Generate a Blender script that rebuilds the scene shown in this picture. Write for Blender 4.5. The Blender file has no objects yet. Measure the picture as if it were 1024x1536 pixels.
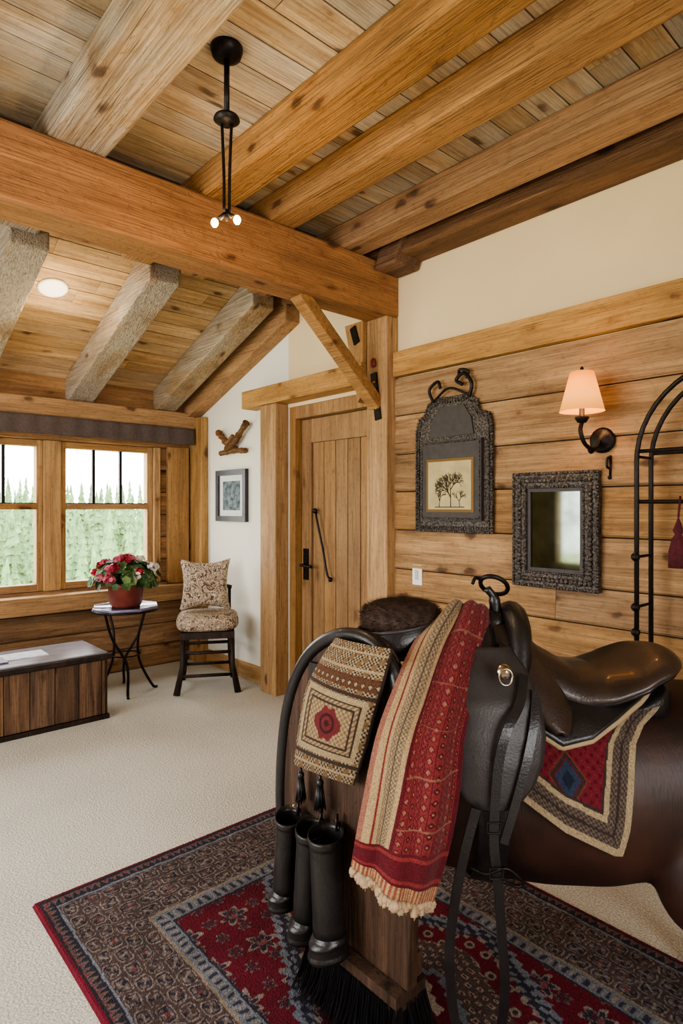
import bpy, math, random
import numpy as np
from mathutils import Vector, Matrix
random.seed(7); np.random.seed(7)
S=bpy.context.scene
COL=S.collection
def lin(r,g,b):
    def f(c):
        c/=255.
        return c/12.92 if c<=.04045 else ((c+.055)/1.055)**2.4
    return (f(r),f(g),f(b))
# ------------------------------------------------------------------ materials
MATS={}
def newmat(name):
    m=bpy.data.materials.new(name); m.use_nodes=True
    nt=m.node_tree; bs=nt.nodes['Principled BSDF']
    MATS[name]=m
    return m,nt,bs
def N(nt,t,**k):
    n=nt.nodes.new(t)
    for a,b in k.items():
        setattr(n,a,b)
    return n
def ramp(nt,stops,interp='LINEAR'):
    r=N(nt,'ShaderNodeValToRGB'); cr=r.color_ramp; cr.interpolation=interp
    while len(cr.elements)<len(stops): cr.elements.new(.5)
    for e,(p,c) in zip(cr.elements,stops):
        e.position=p; e.color=(c[0],c[1],c[2],1) if len(c)>2 else (c[0],)*3+(1,)
    return r
def mixc(nt,mode,fac,a,b):
    m=N(nt,'ShaderNodeMix',data_type='RGBA',blend_type=mode)
    for s,v in ((0,fac),(6,a),(7,b)):
        if isinstance(v,bpy.types.NodeSocket): nt.links.new(v,m.inputs[s])
        elif isinstance(v,(int,float)): m.inputs[s].default_value=v if s==0 else (v,v,v,1)
        else: m.inputs[s].default_value=(v[0],v[1],v[2],1)
    return m.outputs[2]
def wood(name,dark,light,axis='Y',gs=1.,rough=.5,knots=.8,var=.35,contrast=.5,gray=None,bump=.25,mott=.5,val=.84,gr0=.44):
    m,nt,bs=newmat(name)
    tc=N(nt,'ShaderNodeTexCoord'); at=N(nt,'ShaderNodeAttribute',attribute_name='Col')
    sp=N(nt,'ShaderNodeSeparateColor'); nt.links.new(at.outputs['Color'],sp.inputs[0])
    ml=N(nt,'ShaderNodeVectorMath',operation='SCALE')
    nt.links.new(at.outputs['Color'],ml.inputs[0]); ml.inputs['Scale'].default_value=23.
    ad=N(nt,'ShaderNodeVectorMath',operation='ADD')
    nt.links.new(tc.outputs['Object'],ad.inputs[0]); nt.links.new(ml.outputs[0],ad.inputs[1])
    def mp(across,along):
        p=N(nt,'ShaderNodeMapping'); sc=[across]*3; sc['XYZ'.index(axis)]=along
        p.inputs['Scale'].default_value=sc; nt.links.new(ad.outputs[0],p.inputs[0]); return p.outputs[0]
    def noise(vec,detail,dist,rg=.55):
        n=N(nt,'ShaderNodeTexNoise'); n.inputs['Scale'].default_value=1.; n.inputs['Detail'].default_value=detail; n.inputs['Roughness'].default_value=rg
        n.inputs['Distortion'].default_value=dist; nt.links.new(vec,n.inputs['Vector']); return n.outputs[0]
    n1=noise(mp(14*gs,1.1*gs),8,.7,.65); n2=noise(mp(130*gs,4.*gs),4,.4); n3=noise(mp(3.4,1.6),4,.3); n4=noise(mp(46*gs,30*gs),3,.2); n5=noise(mp(60*gs,1.2*gs),3,.9)
    r1=ramp(nt,[(.5-contrast*.34,dark),(.5+contrast*.26,light)]); nt.links.new(n1,r1.inputs[0])
    r2=ramp(nt,[(.32,(.62,)),(.58,(1.05,))]); nt.links.new(n2,r2.inputs[0])
    c=mixc(nt,'MULTIPLY',.8,r1.outputs[0],r2.outputs[0])
    r3=ramp(nt,[(.32,(.66,)),(.62,(1.10,))]); nt.links.new(n3,r3.inputs[0])
    c=mixc(nt,'MULTIPLY',mott,c,r3.outputs[0])
    r5=ramp(nt,[(.30,(.6,)),(.48,(1.,))]); nt.links.new(n4,r5.inputs[0]); c=mixc(nt,'MULTIPLY',.45,c,r5.outputs[0])
    if gray:
        r4=ramp(nt,[(gr0,(0,)),(gr0+.16,(.85,))]); nt.links.new(n3,r4.inputs[0])
        c=mixc(nt,'MIX',r4.outputs[0],c,mixc(nt,'MULTIPLY',1.,gray,r2.outputs[0]))
    # drying cracks
    r6=ramp(nt,[(.28,(.34,)),(.34,(1.,))]); nt.links.new(n5,r6.inputs[0]); c=mixc(nt,'MULTIPLY',.7,c,r6.outputs[0])
    if knots:
        v=N(nt,'ShaderNodeTexVoronoi'); v.inputs['Scale'].default_value=1.
        dn=N(nt,'ShaderNodeTexNoise'); dn.inputs['Scale'].default_value=14; nt.links.new(tc.outputs['Object'],dn.inputs['Vector'])
        am=N(nt,'ShaderNodeVectorMath',operation='MULTIPLY_ADD'); nt.links.new(dn.outputs['Color'],am.inputs[0]); am.inputs[1].default_value=(.22,.22,.22); nt.links.new(mp(7.,3.2),am.inputs[2])
        nt.links.new(am.outputs[0],v.inputs['Vector'])
        rk=ramp(nt,[(.08,(.12,.08,.06)),(.12,(.42,.33,.27)),(.15,(.80,.72,.64)),(.26,(1,1,1))]); nt.links.new(v.outputs['Distance'],rk.inputs[0])
        c=mixc(nt,'MULTIPLY',knots,c,rk.outputs[0])
    hs=N(nt,'ShaderNodeHueSaturation'); nt.links.new(c,hs.inputs['Color'])
    mr=N(nt,'ShaderNodeMapRange'); mr.inputs['To Min'].default_value=val*(1-var); mr.inputs['To Max'].default_value=val*(1+var)
    nt.links.new(sp.outputs[1],mr.inputs[0]); nt.links.new(mr.outputs[0],hs.inputs['Value'])
    mr2=N(nt,'ShaderNodeMapRange'); mr2.inputs['To Min'].default_value=.84; mr2.inputs['To Max'].default_value=.98
    nt.links.new(sp.outputs[2],mr2.inputs[0]); nt.links.new(mr2.outputs[0],hs.inputs['Saturation'])
    nt.links.new(hs.outputs[0],bs.inputs['Base Color'])
    bs.inputs['Roughness'].default_value=min(1,rough+.12); bs.inputs['Specular IOR Level'].default_value=.28
    b=N(nt,'ShaderNodeBump'); b.inputs['Strength'].default_value=min(1,bump*1.6); b.inputs['Distance'].default_value=.01
    nt.links.new(mixc(nt,'MULTIPLY',1.,mixc(nt,'MULTIPLY',1.,r2.outputs[0],r5.outputs[0]),r6.outputs[0]),b.inputs['Height']); nt.links.new(b.outputs[0],bs.inputs['Normal'])
    return m
def plain(name,col,rough=.5,metal=0.,nscale=0,namt=.25,bump=0.,bscale=60,coat=0,emis=0,ecol=None,spec=.5):
    m,nt,bs=newmat(name)
    tc=N(nt,'ShaderNodeTexCoord')
    if nscale:
        n=N(nt,'ShaderNodeTexNoise'); n.inputs['Scale'].default_value=nscale; n.inputs['Detail'].default_value=5
        nt.links.new(tc.outputs['Object'],n.inputs['Vector'])
        r=ramp(nt,[(.3,(1-namt,)),(.7,(1+namt,))]); nt.links.new(n.outputs[0],r.inputs[0])
        nt.links.new(mixc(nt,'MULTIPLY',1.,col,r.outputs[0]),bs.inputs['Base Color'])
    else: bs.inputs['Base Color'].default_value=(*col,1)
    bs.inputs['Roughness'].default_value=rough; bs.inputs['Metallic'].default_value=metal
    bs.inputs['Specular IOR Level'].default_value=spec
    bs.inputs['Coat Weight'].default_value=coat
    if bump:
        n=N(nt,'ShaderNodeTexNoise'); n.inputs['Scale'].default_value=bscale; n.inputs['Detail'].default_value=4
        nt.links.new(tc.outputs['Object'],n.inputs['Vector'])
        b=N(nt,'ShaderNodeBump'); b.inputs['Strength'].default_value=bump; b.inputs['Distance'].default_value=.01
        nt.links.new(n.outputs[0],b.inputs['Height']); nt.links.new(b.outputs[0],bs.inputs['Normal'])
    if emis:
        bs.inputs['Emission Color'].default_value=(*(ecol or col),1); bs.inputs['Emission Strength'].default_value=emis
    return m
def vcol(name,rough=.9,bump=.5,bscale=300,sheen=.1):
    m,nt,bs=newmat(name)
    at=N(nt,'ShaderNodeAttribute',attribute_name='Col'); tc=N(nt,'ShaderNodeTexCoord')
    n=N(nt,'ShaderNodeTexNoise'); n.inputs['Scale'].default_value=bscale; n.inputs['Detail'].default_value=3
    nt.links.new(tc.outputs['Object'],n.inputs['Vector'])
    r=ramp(nt,[(.3,(.55,)),(.7,(1.15,))]); nt.links.new(n.outputs[0],r.inputs[0])
    nt.links.new(mixc(nt,'MULTIPLY',1.,at.outputs['Color'],r.outputs[0]),bs.inputs['Base Color'])
    bs.inputs['Roughness'].default_value=rough; bs.inputs['Sheen Weight'].default_value=sheen
    bs.inputs['Specular IOR Level'].default_value=.15
    b=N(nt,'ShaderNodeBump'); b.inputs['Strength'].default_value=bump; b.inputs['Distance'].default_value=.004
    nt.links.new(n.outputs[0],b.inputs['Height']); nt.links.new(b.outputs[0],bs.inputs['Normal'])
    return m
w_side=wood('wood_siding',lin(138,100,54),lin(192,148,90),'Y',rough=.5,var=.10,mott=.45)
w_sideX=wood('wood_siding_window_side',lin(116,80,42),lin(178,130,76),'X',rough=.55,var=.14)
w_trim=wood('wood_trim_honey',lin(150,106,52),lin(206,158,90),'Y',rough=.45,var=.05,contrast=.7,mott=.35,val=.9)
w_trimX=wood('wood_trim_honey_x',lin(142,98,48),lin(198,150,86),'X',rough=.45,var=.08,contrast=.7,mott=.35,val=.9)
w_trimZ=wood('wood_trim_honey_z',lin(150,108,56),lin(206,160,96),'Z',rough=.45,var=.07,contrast=.7,mott=.35,val=.88)
w_beamX=wood('wood_tie_beam',lin(136,86,38),lin(190,130,66),'X',rough=.5,var=.02,contrast=.9,bump=.4,mott=.4,val=.9)
w_beamY=wood('wood_joist',lin(138,94,46),lin(198,148,86),'Y',rough=.55,var=.07,contrast=.9,bump=.45,gs=.8,mott=.45)
w_beamG=wood('wood_joist_weathered',lin(124,94,58),lin(206,174,128),'Y',rough=.7,var=.03,contrast=.9,bump=.8,gs=.8,gray=lin(182,168,142),mott=.4,val=.9,gr0=.38)
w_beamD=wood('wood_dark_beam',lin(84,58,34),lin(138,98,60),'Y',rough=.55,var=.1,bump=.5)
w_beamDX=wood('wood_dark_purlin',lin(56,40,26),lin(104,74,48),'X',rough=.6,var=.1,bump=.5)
w_plank=wood('wood_ceiling_planks',lin(152,120,78),lin(214,184,136),'X',rough=.6,var=.18,contrast=.6,gray=lin(186,172,144),mott=.6,val=.86)
w_plankS=wood('wood_slope_planks',lin(164,124,74),lin(222,182,124),'X',rough=.6,var=.17,contrast=.6,val=.9)
w_door=wood('wood_door',lin(132,92,46),lin(182,138,80),'Z',rough=.45,var=.07,contrast=.8,knots=.5,mott=.35,val=.88)
w_chest=wood('wood_chest',lin(66,46,32),lin(128,94,64),'Z',rough=.55,var=.3,gs=1.2,knots=.6,val=1.)
w_dark=wood('wood_dark_stain',lin(28,19,14),lin(58,42,32),'Z',rough=.35,knots=0,var=.1,val=1.)
w_board=wood('wood_stand_board',lin(46,32,24),lin(98,70,50),'Z',rough=.4,knots=.6,var=.15,gs=1.5,val=1.)
w_drift=wood('wood_driftwood',lin(70,42,20),lin(142,98,54),'Y',rough=.7,knots=.3,var=.2,gs=2,val=1.)
m_cream=plain('plaster_cream',lin(222,201,160),.9,nscale=3,namt=.03,bump=.08,bscale=120,spec=.2)
m_white=plain('plaster_white',lin(226,222,208),.9,nscale=3,namt=.02,bump=.08,bscale=120,spec=.2)
m_black=plain('backing_dark',lin(40,26,14),.9)
m_iron=plain('wrought_iron',lin(40,35,32),.45,metal=.7,nscale=40,namt=.3,bump=.2)
m_valance=plain('valance_fabric',lin(84,72,66),.95,nscale=60,namt=.2,bump=.3,bscale=200)
m_leather=plain('leather_black',lin(28,25,25),.36,nscale=18,namt=.35,bump=.15,bscale=180,coat=.12)
m_leatherb=plain('leather_brown',lin(50,38,32),.34,nscale=14,namt=.35,bump=.15,bscale=180,coat=.2)
m_leatherg=plain('leather_grey',lin(54,50,50),.44,nscale=12,namt=.3,bump=.15,bscale=180)
m_steel=plain('steel',lin(170,160,145),.25,metal=1)
m_brass=plain('brass_trim',lin(170,130,70),.35,metal=1)
m_plastic=plain('switch_plastic',lin(236,232,222),.4)
def carpet():
    m,nt,bs=newmat('carpet')
    tc=N(nt,'ShaderNodeTexCoord')
    n=N(nt,'ShaderNodeTexNoise'); n.inputs['Scale'].default_value=150; n.inputs['Detail'].default_value=4; nt.links.new(tc.outputs['Object'],n.inputs['Vector'])
    v=N(nt,'ShaderNodeTexVoronoi'); v.inputs['Scale'].default_value=130; nt.links.new(tc.outputs['Object'],v.inputs['Vector'])
    n2=N(nt,'ShaderNodeTexNoise'); n2.inputs['Scale'].default_value=1.6; n2.inputs['Detail'].default_value=3; nt.links.new(tc.outputs['Object'],n2.inputs['Vector'])
    r=ramp(nt,[(.3,lin(168,165,152)),(.65,lin(220,217,206))]); nt.links.new(n.outputs[0],r.inputs[0])
    r2=ramp(nt,[(.3,(.9,)),(.7,(1.05,))]); nt.links.new(n2.outputs[0],r2.inputs[0])
    nt.links.new(mixc(nt,'MULTIPLY',1.,r.outputs[0],r2.outputs[0]),bs.inputs['Base Color'])
    bs.inputs['Roughness'].default_value=.95; bs.inputs['Specular IOR Level'].default_value=.1
    b=N(nt,'ShaderNodeBump'); b.inputs['Strength'].default_value=.5; b.inputs['Distance'].default_value=.005
    nt.links.new(v.outputs['Distance'],b.inputs['Height']); nt.links.new(b.outputs[0],bs.inputs['Normal'])
    return m
m_carpet=carpet()
def carved(name,c0,c1,scale=70,metal=.3):
    m,nt,bs=newmat(name)
    tc=N(nt,'ShaderNodeTexCoord')
    v=N(nt,'ShaderNodeTexVoronoi',feature='SMOOTH_F1'); v.inputs['Scale'].default_value=scale; nt.links.new(tc.outputs['Object'],v.inputs['Vector'])
    n=N(nt,'ShaderNodeTexNoise'); n.inputs['Scale'].default_value=scale*.7; n.inputs['Detail'].default_value=5; n.inputs['Distortion'].default_value=2; nt.links.new(tc.outputs['Object'],n.inputs['Vector'])
    mx=mixc(nt,'MIX',.5,v.outputs['Distance'],n.outputs[0])
    r=ramp(nt,[(.25,c1),(.54,c0)]); nt.links.new(mx,r.inputs[0]); nt.links.new(r.outputs[0],bs.inputs['Base Color'])
    bs.inputs['Roughness'].default_value=.5; bs.inputs['Metallic'].default_value=metal
    b=N(nt,'ShaderNodeBump'); b.inputs['Strength'].default_value=.8; b.inputs['Distance'].default_value=.009; b.invert=True
    nt.links.new(mx,b.inputs['Height']); nt.links.new(b.outputs[0],bs.inputs['Normal'])
    return m
m_carved=carved('carved_pewter',lin(44,39,36),lin(128,118,106),105)
def floral():
    m,nt,bs=newmat('floral_fabric')
    tc=N(nt,'ShaderNodeTexCoord')
    n=N(nt,'ShaderNodeTexNoise'); n.inputs['Scale'].default_value=17; n.inputs['Detail'].default_value=2; n.inputs['Distortion'].default_value=2.2; nt.links.new(tc.outputs['Object'],n.inputs['Vector'])
    r=ramp(nt,[(0,lin(96,74,58)),(.42,lin(206,194,170)),(.48,lin(92,68,54)),(.55,lin(208,196,172)),(.60,lin(128,76,52)),(.65,lin(200,186,160))],'CONSTANT'); nt.links.new(n.outputs[0],r.inputs[0])
    nt.links.new(r.outputs[0],bs.inputs['Base Color']); bs.inputs['Roughness'].default_value=.9
    return m
m_floral=floral()
m_vrug=vcol('woven_wool_rug',bscale=260,bump=.6,sheen=0); m_vtex=vcol('woven_textile',bscale=420,bump=.6)
# ------------------------------------------------------------------ builder
class B:
    def __init__(s): s.v=[];s.f=[];s.m=[];s.sm=[];s.c=[];s.mats=[]
    def mi(s,m):
        if m not in s.mats: s.mats.append(m)
        return s.mats.index(m)
    def add(s,vs,fs,mat,smooth=False,cols=None):
        o=len(s.v); s.v+= [tuple(x) for x in vs]; k=s.mi(mat)
        for f in fs: s.f.append(tuple(i+o for i in f)); s.m.append(k); s.sm.append(smooth)
        if cols is None:
            c=(random.random(),random.random(),random.random()); s.c+=[c]*len(vs)
        else: s.c+=[tuple(x) for x in cols]
    def box(s,lo,hi,mat):
        x0,y0,z0=lo;x1,y1,z1=hi
        v=[(x0,y0,z0),(x1,y0,z0),(x1,y1,z0),(x0,y1,z0),(x0,y0,z1),(x1,y0,z1),(x1,y1,z1),(x0,y1,z1)]
        s.add(v,[(3,2,1,0),(4,5,6,7),(0,1,5,4),(1,2,6,5),(2,3,7,6),(3,0,4,7)],mat)
    def beam(s,p0,p1,w,h,mat,up=(0,0,1)):
        p0=Vector(p0);p1=Vector(p1);d=(p1-p0).normalized();sd=d.cross(Vector(up)).normalized();u=sd.cross(d)
        v=[]
        for p in (p0,p1):
            for a,b in ((-1,-1),(1,-1),(1,1),(-1,1)): v.append(p+sd*a*w/2+u*b*h/2)
        s.add(v,[(3,2,1,0),(4,5,6,7),(0,1,5,4),(1,2,6,5),(2,3,7,6),(3,0,4,7)],mat)
    def prism(s,poly,fn,t0,t1,mat,smooth=False):
        n=len(poly); v=[fn(p,t0) for p in poly]+[fn(p,t1) for p in poly]
        s.add(v,[tuple(range(n))[::-1],tuple(range(n,2*n))]+[(i,(i+1)%n,n+(i+1)%n,n+i) for i in range(n)],mat,smooth)
    def tube(s,pts,r,mat,n=10,caps=True,sq=None):
        pts=[Vector(p) for p in pts]; k=len(pts); rr=r if isinstance(r,(list,tuple)) else [r]*k
        v=[];pn=None
        for i,p in enumerate(pts):
            d=(pts[min(i+1,k-1)]-pts[max(i-1,0)]).normalized()
            if pn is None:
                a=Vector((0,0,1)) if abs(d.z)<.9 else Vector((1,0,0)); pn=d.cross(a).normalized()
            pn=(pn-d*pn.dot(d)).normalized(); q=d.cross(pn)
            for j in range(n):
                t=2*math.pi*j/n; v.append(p+(pn*math.cos(t)+q*math.sin(t))*rr[i])
        f=[(i*n+j,i*n+(j+1)%n,(i+1)*n+(j+1)%n,(i+1)*n+j) for i in range(k-1) for j in range(n)]
        if caps: f+=[tuple(range(n))[::-1],tuple((k-1)*n+j for j in range(n))]
        s.add(v,f,mat,True)
    def lathe(s,c,prof,mat,n=28,M=None):
        v=[];k=len(prof)
        for r,z in prof:
            for j in range(n):
                t=2*math.pi*j/n; p=Vector((r*math.cos(t),r*math.sin(t),z))
                if M is not None: p=M@p
                v.append(Vector(c)+p)
        f=[(i*n+j,i*n+(j+1)%n,(i+1)*n+(j+1)%n,(i+1)*n+j) for i in range(k-1) for j in range(n)]
        if prof[0][0]>1e-6: f.append(tuple(range(n))[::-1])
        if prof[-1][0]>1e-6: f.append(tuple((k-1)*n+j for j in range(n)))
        s.add(v,f,mat,True)
    def ball(s,c,r,mat,n=12,M=None):
        rx,ry,rz=r if isinstance(r,(tuple,list)) else (r,r,r); v=[];k=n//2+1
        for i in range(k):
            a=math.pi*i/(k-1)
            for j in range(n):
                t=2*math.pi*j/n; p=Vector((rx*math.sin(a)*math.cos(t),ry*math.sin(a)*math.sin(t),-rz*math.cos(a)))
                if M is not None: p=M@p
                v.append(Vector(c)+p)
        s.add(v,[(i*n+j,i*n+(j+1)%n,(i+1)*n+(j+1)%n,(i+1)*n+j) for i in range(k-1) for j in range(n)],mat,True)
    def grid(s,fn,nu,nv,mat,colfn=None,smooth=True):
        v=[];c=[]
        for j in range(nv+1):
            for i in range(nu+1):
                v.append(fn(i/nu,j/nv))
                if colfn: c.append(colfn(i/nu,j/nv))
        w=nu+1
        s.add(v,[(j*w+i,j*w+i+1,(j+1)*w+i+1,(j+1)*w+i) for j in range(nv) for i in range(nu)],mat,smooth,c if colfn else None)
    def ribbon(s,pts,w,th,mat,wd):
        wd=Vector(wd).normalized();pts=[Vector(p) for p in pts];v=[];k=len(pts)
        for i,p in enumerate(pts):
            d=(pts[min(i+1,k-1)]-pts[max(i-1,0)]).normalized(); a=(wd-d*wd.dot(d)).normalized(); q=d.cross(a)
            for x,y in ((-1,-1),(1,-1),(1,1),(-1,1)): v.append(p+a*x*w/2+q*y*th/2)
        f=[(i*4+j,i*4+(j+1)%4,(i+1)*4+(j+1)%4,(i+1)*4+j) for i in range(k-1) for j in range(4)]+[(3,2,1,0),tuple((k-1)*4+j for j in range(4))]
        s.add(v,f,mat,False)
    def done(s,name,parent=None,bevel=0,solid=0,subsurf=0,soff=-1):
        me=bpy.data.meshes.new(name); me.from_pydata(s.v,[],s.f); 
        for m in s.mats: me.materials.append(m)
        me.polygons.foreach_set('material_index',s.m); me.polygons.foreach_set('use_smooth',s.sm)
        a=me.color_attributes.new('Col','FLOAT_COLOR','POINT')
        c=np.ones((len(s.v),4),dtype=np.float32); c[:,:3]=np.array(s.c); a.data.foreach_set('color',c.ravel())
        me.validate(); me.update()
        o=bpy.data.objects.new(name,me); COL.objects.link(o)
        if parent: o.parent=parent
        if bevel:
            b=o.modifiers.new('bevel','BEVEL'); b.width=bevel; b.segments=2; b.limit_method='ANGLE'; b.angle_limit=math.radians(50)
        if solid:
            b=o.modifiers.new('solid','SOLIDIFY'); b.thickness=solid; b.offset=soff
        if subsurf:
            b=o.modifiers.new('sub','SUBSURF'); b.levels=subsurf; b.render_levels=subsurf
        return o
def empty(name):
    o=bpy.data.objects.new(name,None); COL.objects.link(o); return o
def cr(pts,n=8):
    P=[np.array(p,float) for p in pts]; P=[2*P[0]-P[1]]+P+[2*P[-1]-P[-2]]; out=[]
    for i in range(1,len(P)-2):
        for k in range(n):
            t=k/n; a,b,c,d=P[i-1:i+3]
            out.append(.5*((2*b)+(-a+c)*t+(2*a-5*b+4*c-d)*t*t+(-a+3*b-3*c+d)*t**3))
    out.append(P[-2]); return [tuple(x) for x in out]
def interp(x,xs,ys): return float(np.interp(x,xs,ys))

WX=2.73; WY=5.10; X0=-1.7; Y0=-1.9
CZ=3.00; SL=.385; ZW=2.42
YK=WY-(CZ-ZW)/SL
def cz(y): return CZ if y<YK else ZW+SL*(WY-y)
# ------------------------------------------------------------------ shell
b=B(); b.box((X0,Y0,-.1),(WX+.3,WY+.15,0),m_carpet); b.done('floor')
b=B()
DY0,DY1,DZ=2.75,3.67,2.14
def gw(y0,y1,z0,mat):
    ys=[y0]+([YK] if y0<YK<y1 else [])+[y1]
    poly=[(y0,z0)]+[(y1,z0)]+[(y,cz(y)+.03) for y in reversed(ys)]
    b.prism(poly,lambda p,t:(t,p[0],p[1]),WX+.02,WX+.17,mat)
gw(Y0,DY0,0,m_cream); gw(DY0,DY1,DZ,m_cream); gw(DY1,WY,0,m_white)
b.box((WX+.17,DY0-.1,0),(WX+.2,DY1+.1,DZ+.1),m_black)
b.done('wall_right')
b=B(); z=2.18; k=0
hs=[.23,.235,.225,.23,.235,.17,.225,.235,.2,.2]
while z>0.01 and k<len(hs):
    h=min(hs[k],z); zz=z-h
    ends=[Y0]+sorted([random.uniform(-.8,.6)]+([1.50] if k==5 else []))+[2.56]
    for a,c in zip(ends[:-1],ends[1:]):
        y0,y1=a+.001,c-.001; g=.003
        poly=[(0.02,zz+g),(-.004,zz+g),(-.014,zz+g+.010),(-.002,z-g),(0.02,z-g)]
        b.prism(poly,lambda p,t:(WX+p[0],t,p[1]),y0,y1,w_side)
    z=zz;k+=1
b.box((WX+.012,Y0,0),(WX+.0195,2.56,2.18),m_black)
b.done('trim_siding')
b=B(); b.box((WX-.035,Y0,2.185),(WX+.02,2.55,2.335),w_trim); b.done('trim_chair_band',bevel=.004)
WA,WB,WZ0,WZ1=.62,2.37,.74,1.92
b=B()
def clad(x0,x1,z0,z1,mat,bh=.2):
    n=max(1,round((z1-z0)/bh)); h=(z1-z0)/n
    for i in range(n):
        poly=[(0.03,z0+i*h+.003),(-.0,z0+i*h+.003),(-.008,z0+i*h+.014),(0,z0+(i+1)*h-.003),(.03,z0+(i+1)*h-.003)]
        b.prism(poly,lambda p,t:(t,WY+p[0],p[1]),x0,x1,mat)
    b.box((x0,WY+.02,z0),(x1,WY+.16,z1),m_black)
clad(X0,WX+.02,0,WZ0,w_sideX); clad(X0,WX+.02,WZ1,ZW+.03,w_sideX,.25)
clad(X0,WA,WZ0,WZ1,w_sideX); clad(WB,WX+.02,WZ0,WZ1,w_sideX)
b.done('wall_window')
def wallopen(name,axis,c0,c1,a0,a1,o0,o1,oz0,oz1,H):
    b=B()
    def bx(p0,p1,z0,z1):
        if axis=='x': b.box((c0,p0,z0),(c1,p1,z1),m_cream)
        else: b.box((p0,c0,z0),(p1,c1,z1),m_cream)
    bx(a0,o0,0,H);bx(o1,a1,0,H);bx(o0,o1,0,oz0);bx(o0,o1,oz1,H)
    for t in np.linspace(o0,o1,5):
        if axis=='x': b.box((c0,t-.03,oz0),(c1,t+.03,oz1),w_trimZ)
        else: b.box((t-.03,c0,oz0),(t+.03,c1,oz1),w_trimZ)
    b.done(name)
LO=(.9,3.95,.7,2.3); BO=(-.8,1.3,.8,2.3)  # openings added in the unseen left and back walls to let sky light in
wallopen('wall_left','x',X0-.15,X0,Y0,WY,*LO,CZ+.05)
wallopen('wall_back','y',Y0-.15,Y0,X0-.15,WX+.3,*BO,CZ+.05)
b=B(); pw=.135; y=Y0
while y<YK-.001:
    y1=min(y+pw,YK); xs=[X0,random.uniform(-1,1.2),random.uniform(1.3,2.5),WX+.02]
    for a,c in zip(xs[:-1],xs[1:]): b.box((a+.0015,y+.003,CZ),(c-.0015,y1-.003,CZ+.02),w_plank)
    y=y1
b.box((X0-.15,Y0-.15,CZ+.02),(WX+.17,YK,CZ+.12),m_black)
nrm=math.hypot(1,SL); L=(WY+.1-YK)*nrm; s=0
def sp(s,o): 
    return (YK+s/nrm+o*SL/nrm, CZ-s*SL/nrm+o/nrm)
while s<L:
    s1=min(s+pw,L); xs=[X0,random.uniform(-.5,2.3),WX+.02]
    for a,c in zip(xs[:-1],xs[1:]):
        poly=[sp(s+.003,0),sp(s1-.003,0),sp(s1-.003,.02),sp(s+.003,.02)]
        b.prism(poly,lambda p,t:(t,p[0],p[1]),a+.001,c-.001,w_plankS)
    s=s1
b.prism([sp(0,.02),sp(L,.02),sp(L,.12),sp(0,.12)],lambda p,t:(t,p[0],p[1]),X0-.15,WX+.17,m_black)
b.done('ceiling')
# ------------------------------------------------------------------ timber frame
JB=2.86
b=B(); b.box((X0,2.55,2.555),(WX+.02,2.75,JB),w_beamX); b.done('tie_beam',bevel=.012)
def joist(x0,x1,mat,name='ceiling_joist'):
    b=B(); b.box((x0,Y0,JB),(x1,YK-.06,CZ),mat); b.done(name,bevel=.012)
JX=[(-.66,-.44,w_beamY),(.06,.28,w_beamG),(.74,.97,w_beamG),(1.42,1.60,w_beamY),(1.80,1.96,w_beamY),(2.29,2.46,w_beamY)]
for a,c,m in JX: joist(a,c,m)
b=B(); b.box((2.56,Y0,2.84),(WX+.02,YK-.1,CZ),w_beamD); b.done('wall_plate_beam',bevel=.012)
b=B()
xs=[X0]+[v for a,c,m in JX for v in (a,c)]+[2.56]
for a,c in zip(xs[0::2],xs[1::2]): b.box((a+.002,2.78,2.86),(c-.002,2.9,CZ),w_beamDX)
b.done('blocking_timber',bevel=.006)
def rafter(x0,x1,mat,dep=.2):
    b=B(); poly=[(WY,ZW-dep),(WY,ZW),(YK,CZ),(YK-.06,CZ),(YK-.06,CZ-dep-.01)]
    b.prism(poly,lambda p,t:(t,p[0],p[1]),x0,x1,mat); b.done('rafter',bevel=.01)
rafter(.83,1.03,w_beamG); rafter(1.60,1.80,w_beamG); rafter(2.34,2.52,w_beamG); rafter(2.62,WX+.02,w_beamY,.25); rafter(.05,.25,w_beamG)
b=B(); b.box((2.65,2.555,0),(WX+.02,2.73,2.555),w_trimZ); b.done('timber_post',bevel=.008)
b=B()
b.prism([(2.74,2.1),(2.78,2.05),(2.90,2.555),(2.735,2.555)],lambda p,t:(t,p[0],p[1]),2.62,WX,w_trimZ)
b.beam((2.615,2.82,2.53),(2.615,2.78,2.42),.012,.05,m_iron,up=(0,1,0)); b.beam((2.643,2.66,2.22),(2.643,2.62,1.93),.014,.05,m_iron,up=(0,1,0))
for z in (2.0,2.08,2.16): b.ball((2.635,2.63+.1*(z-2),z),.012,m_brass)
b.ball((2.632,2.655,2.28),(.01,.022,.03),plain('dark_red_paint',lin(110,30,24),.5))
b.done('timber_gusset',bevel=.006)
b=B(); b.beam((2.05,2.65,2.57),(2.66,2.65,2.02),.07,.09,w_beamY,up=(0,1,0)); b.done('timber_brace',bevel=.006)
b=B()
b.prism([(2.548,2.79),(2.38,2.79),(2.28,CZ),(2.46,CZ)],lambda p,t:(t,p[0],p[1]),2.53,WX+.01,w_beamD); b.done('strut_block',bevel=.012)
b=B(); b.box((2.61,2.735,2.165),(WX+.02,4.10,2.30),w_trim); b.done('trim_door_header',bevel=.006)
b=B(); b.box((2.63,3.67,0),(WX+.02,3.87,2.165),w_trimZ); b.done('trim_door_post',bevel=.006)
door=empty('door_1')
b=B(); b.box((2.76,3.60,0),(2.90,3.67,2.14),w_door); b.box((2.76,2.75,2.05),(2.90,3.60,2.14),w_door); b.done('jamb',door,bevel=.003)
b=B(); xd=2.82
b.box((xd,3.49,.01),(xd+.05,3.598,2.045),w_door); b.box((xd,2.75,.01),(xd+.05,2.85,2.045),w_door)
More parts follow.
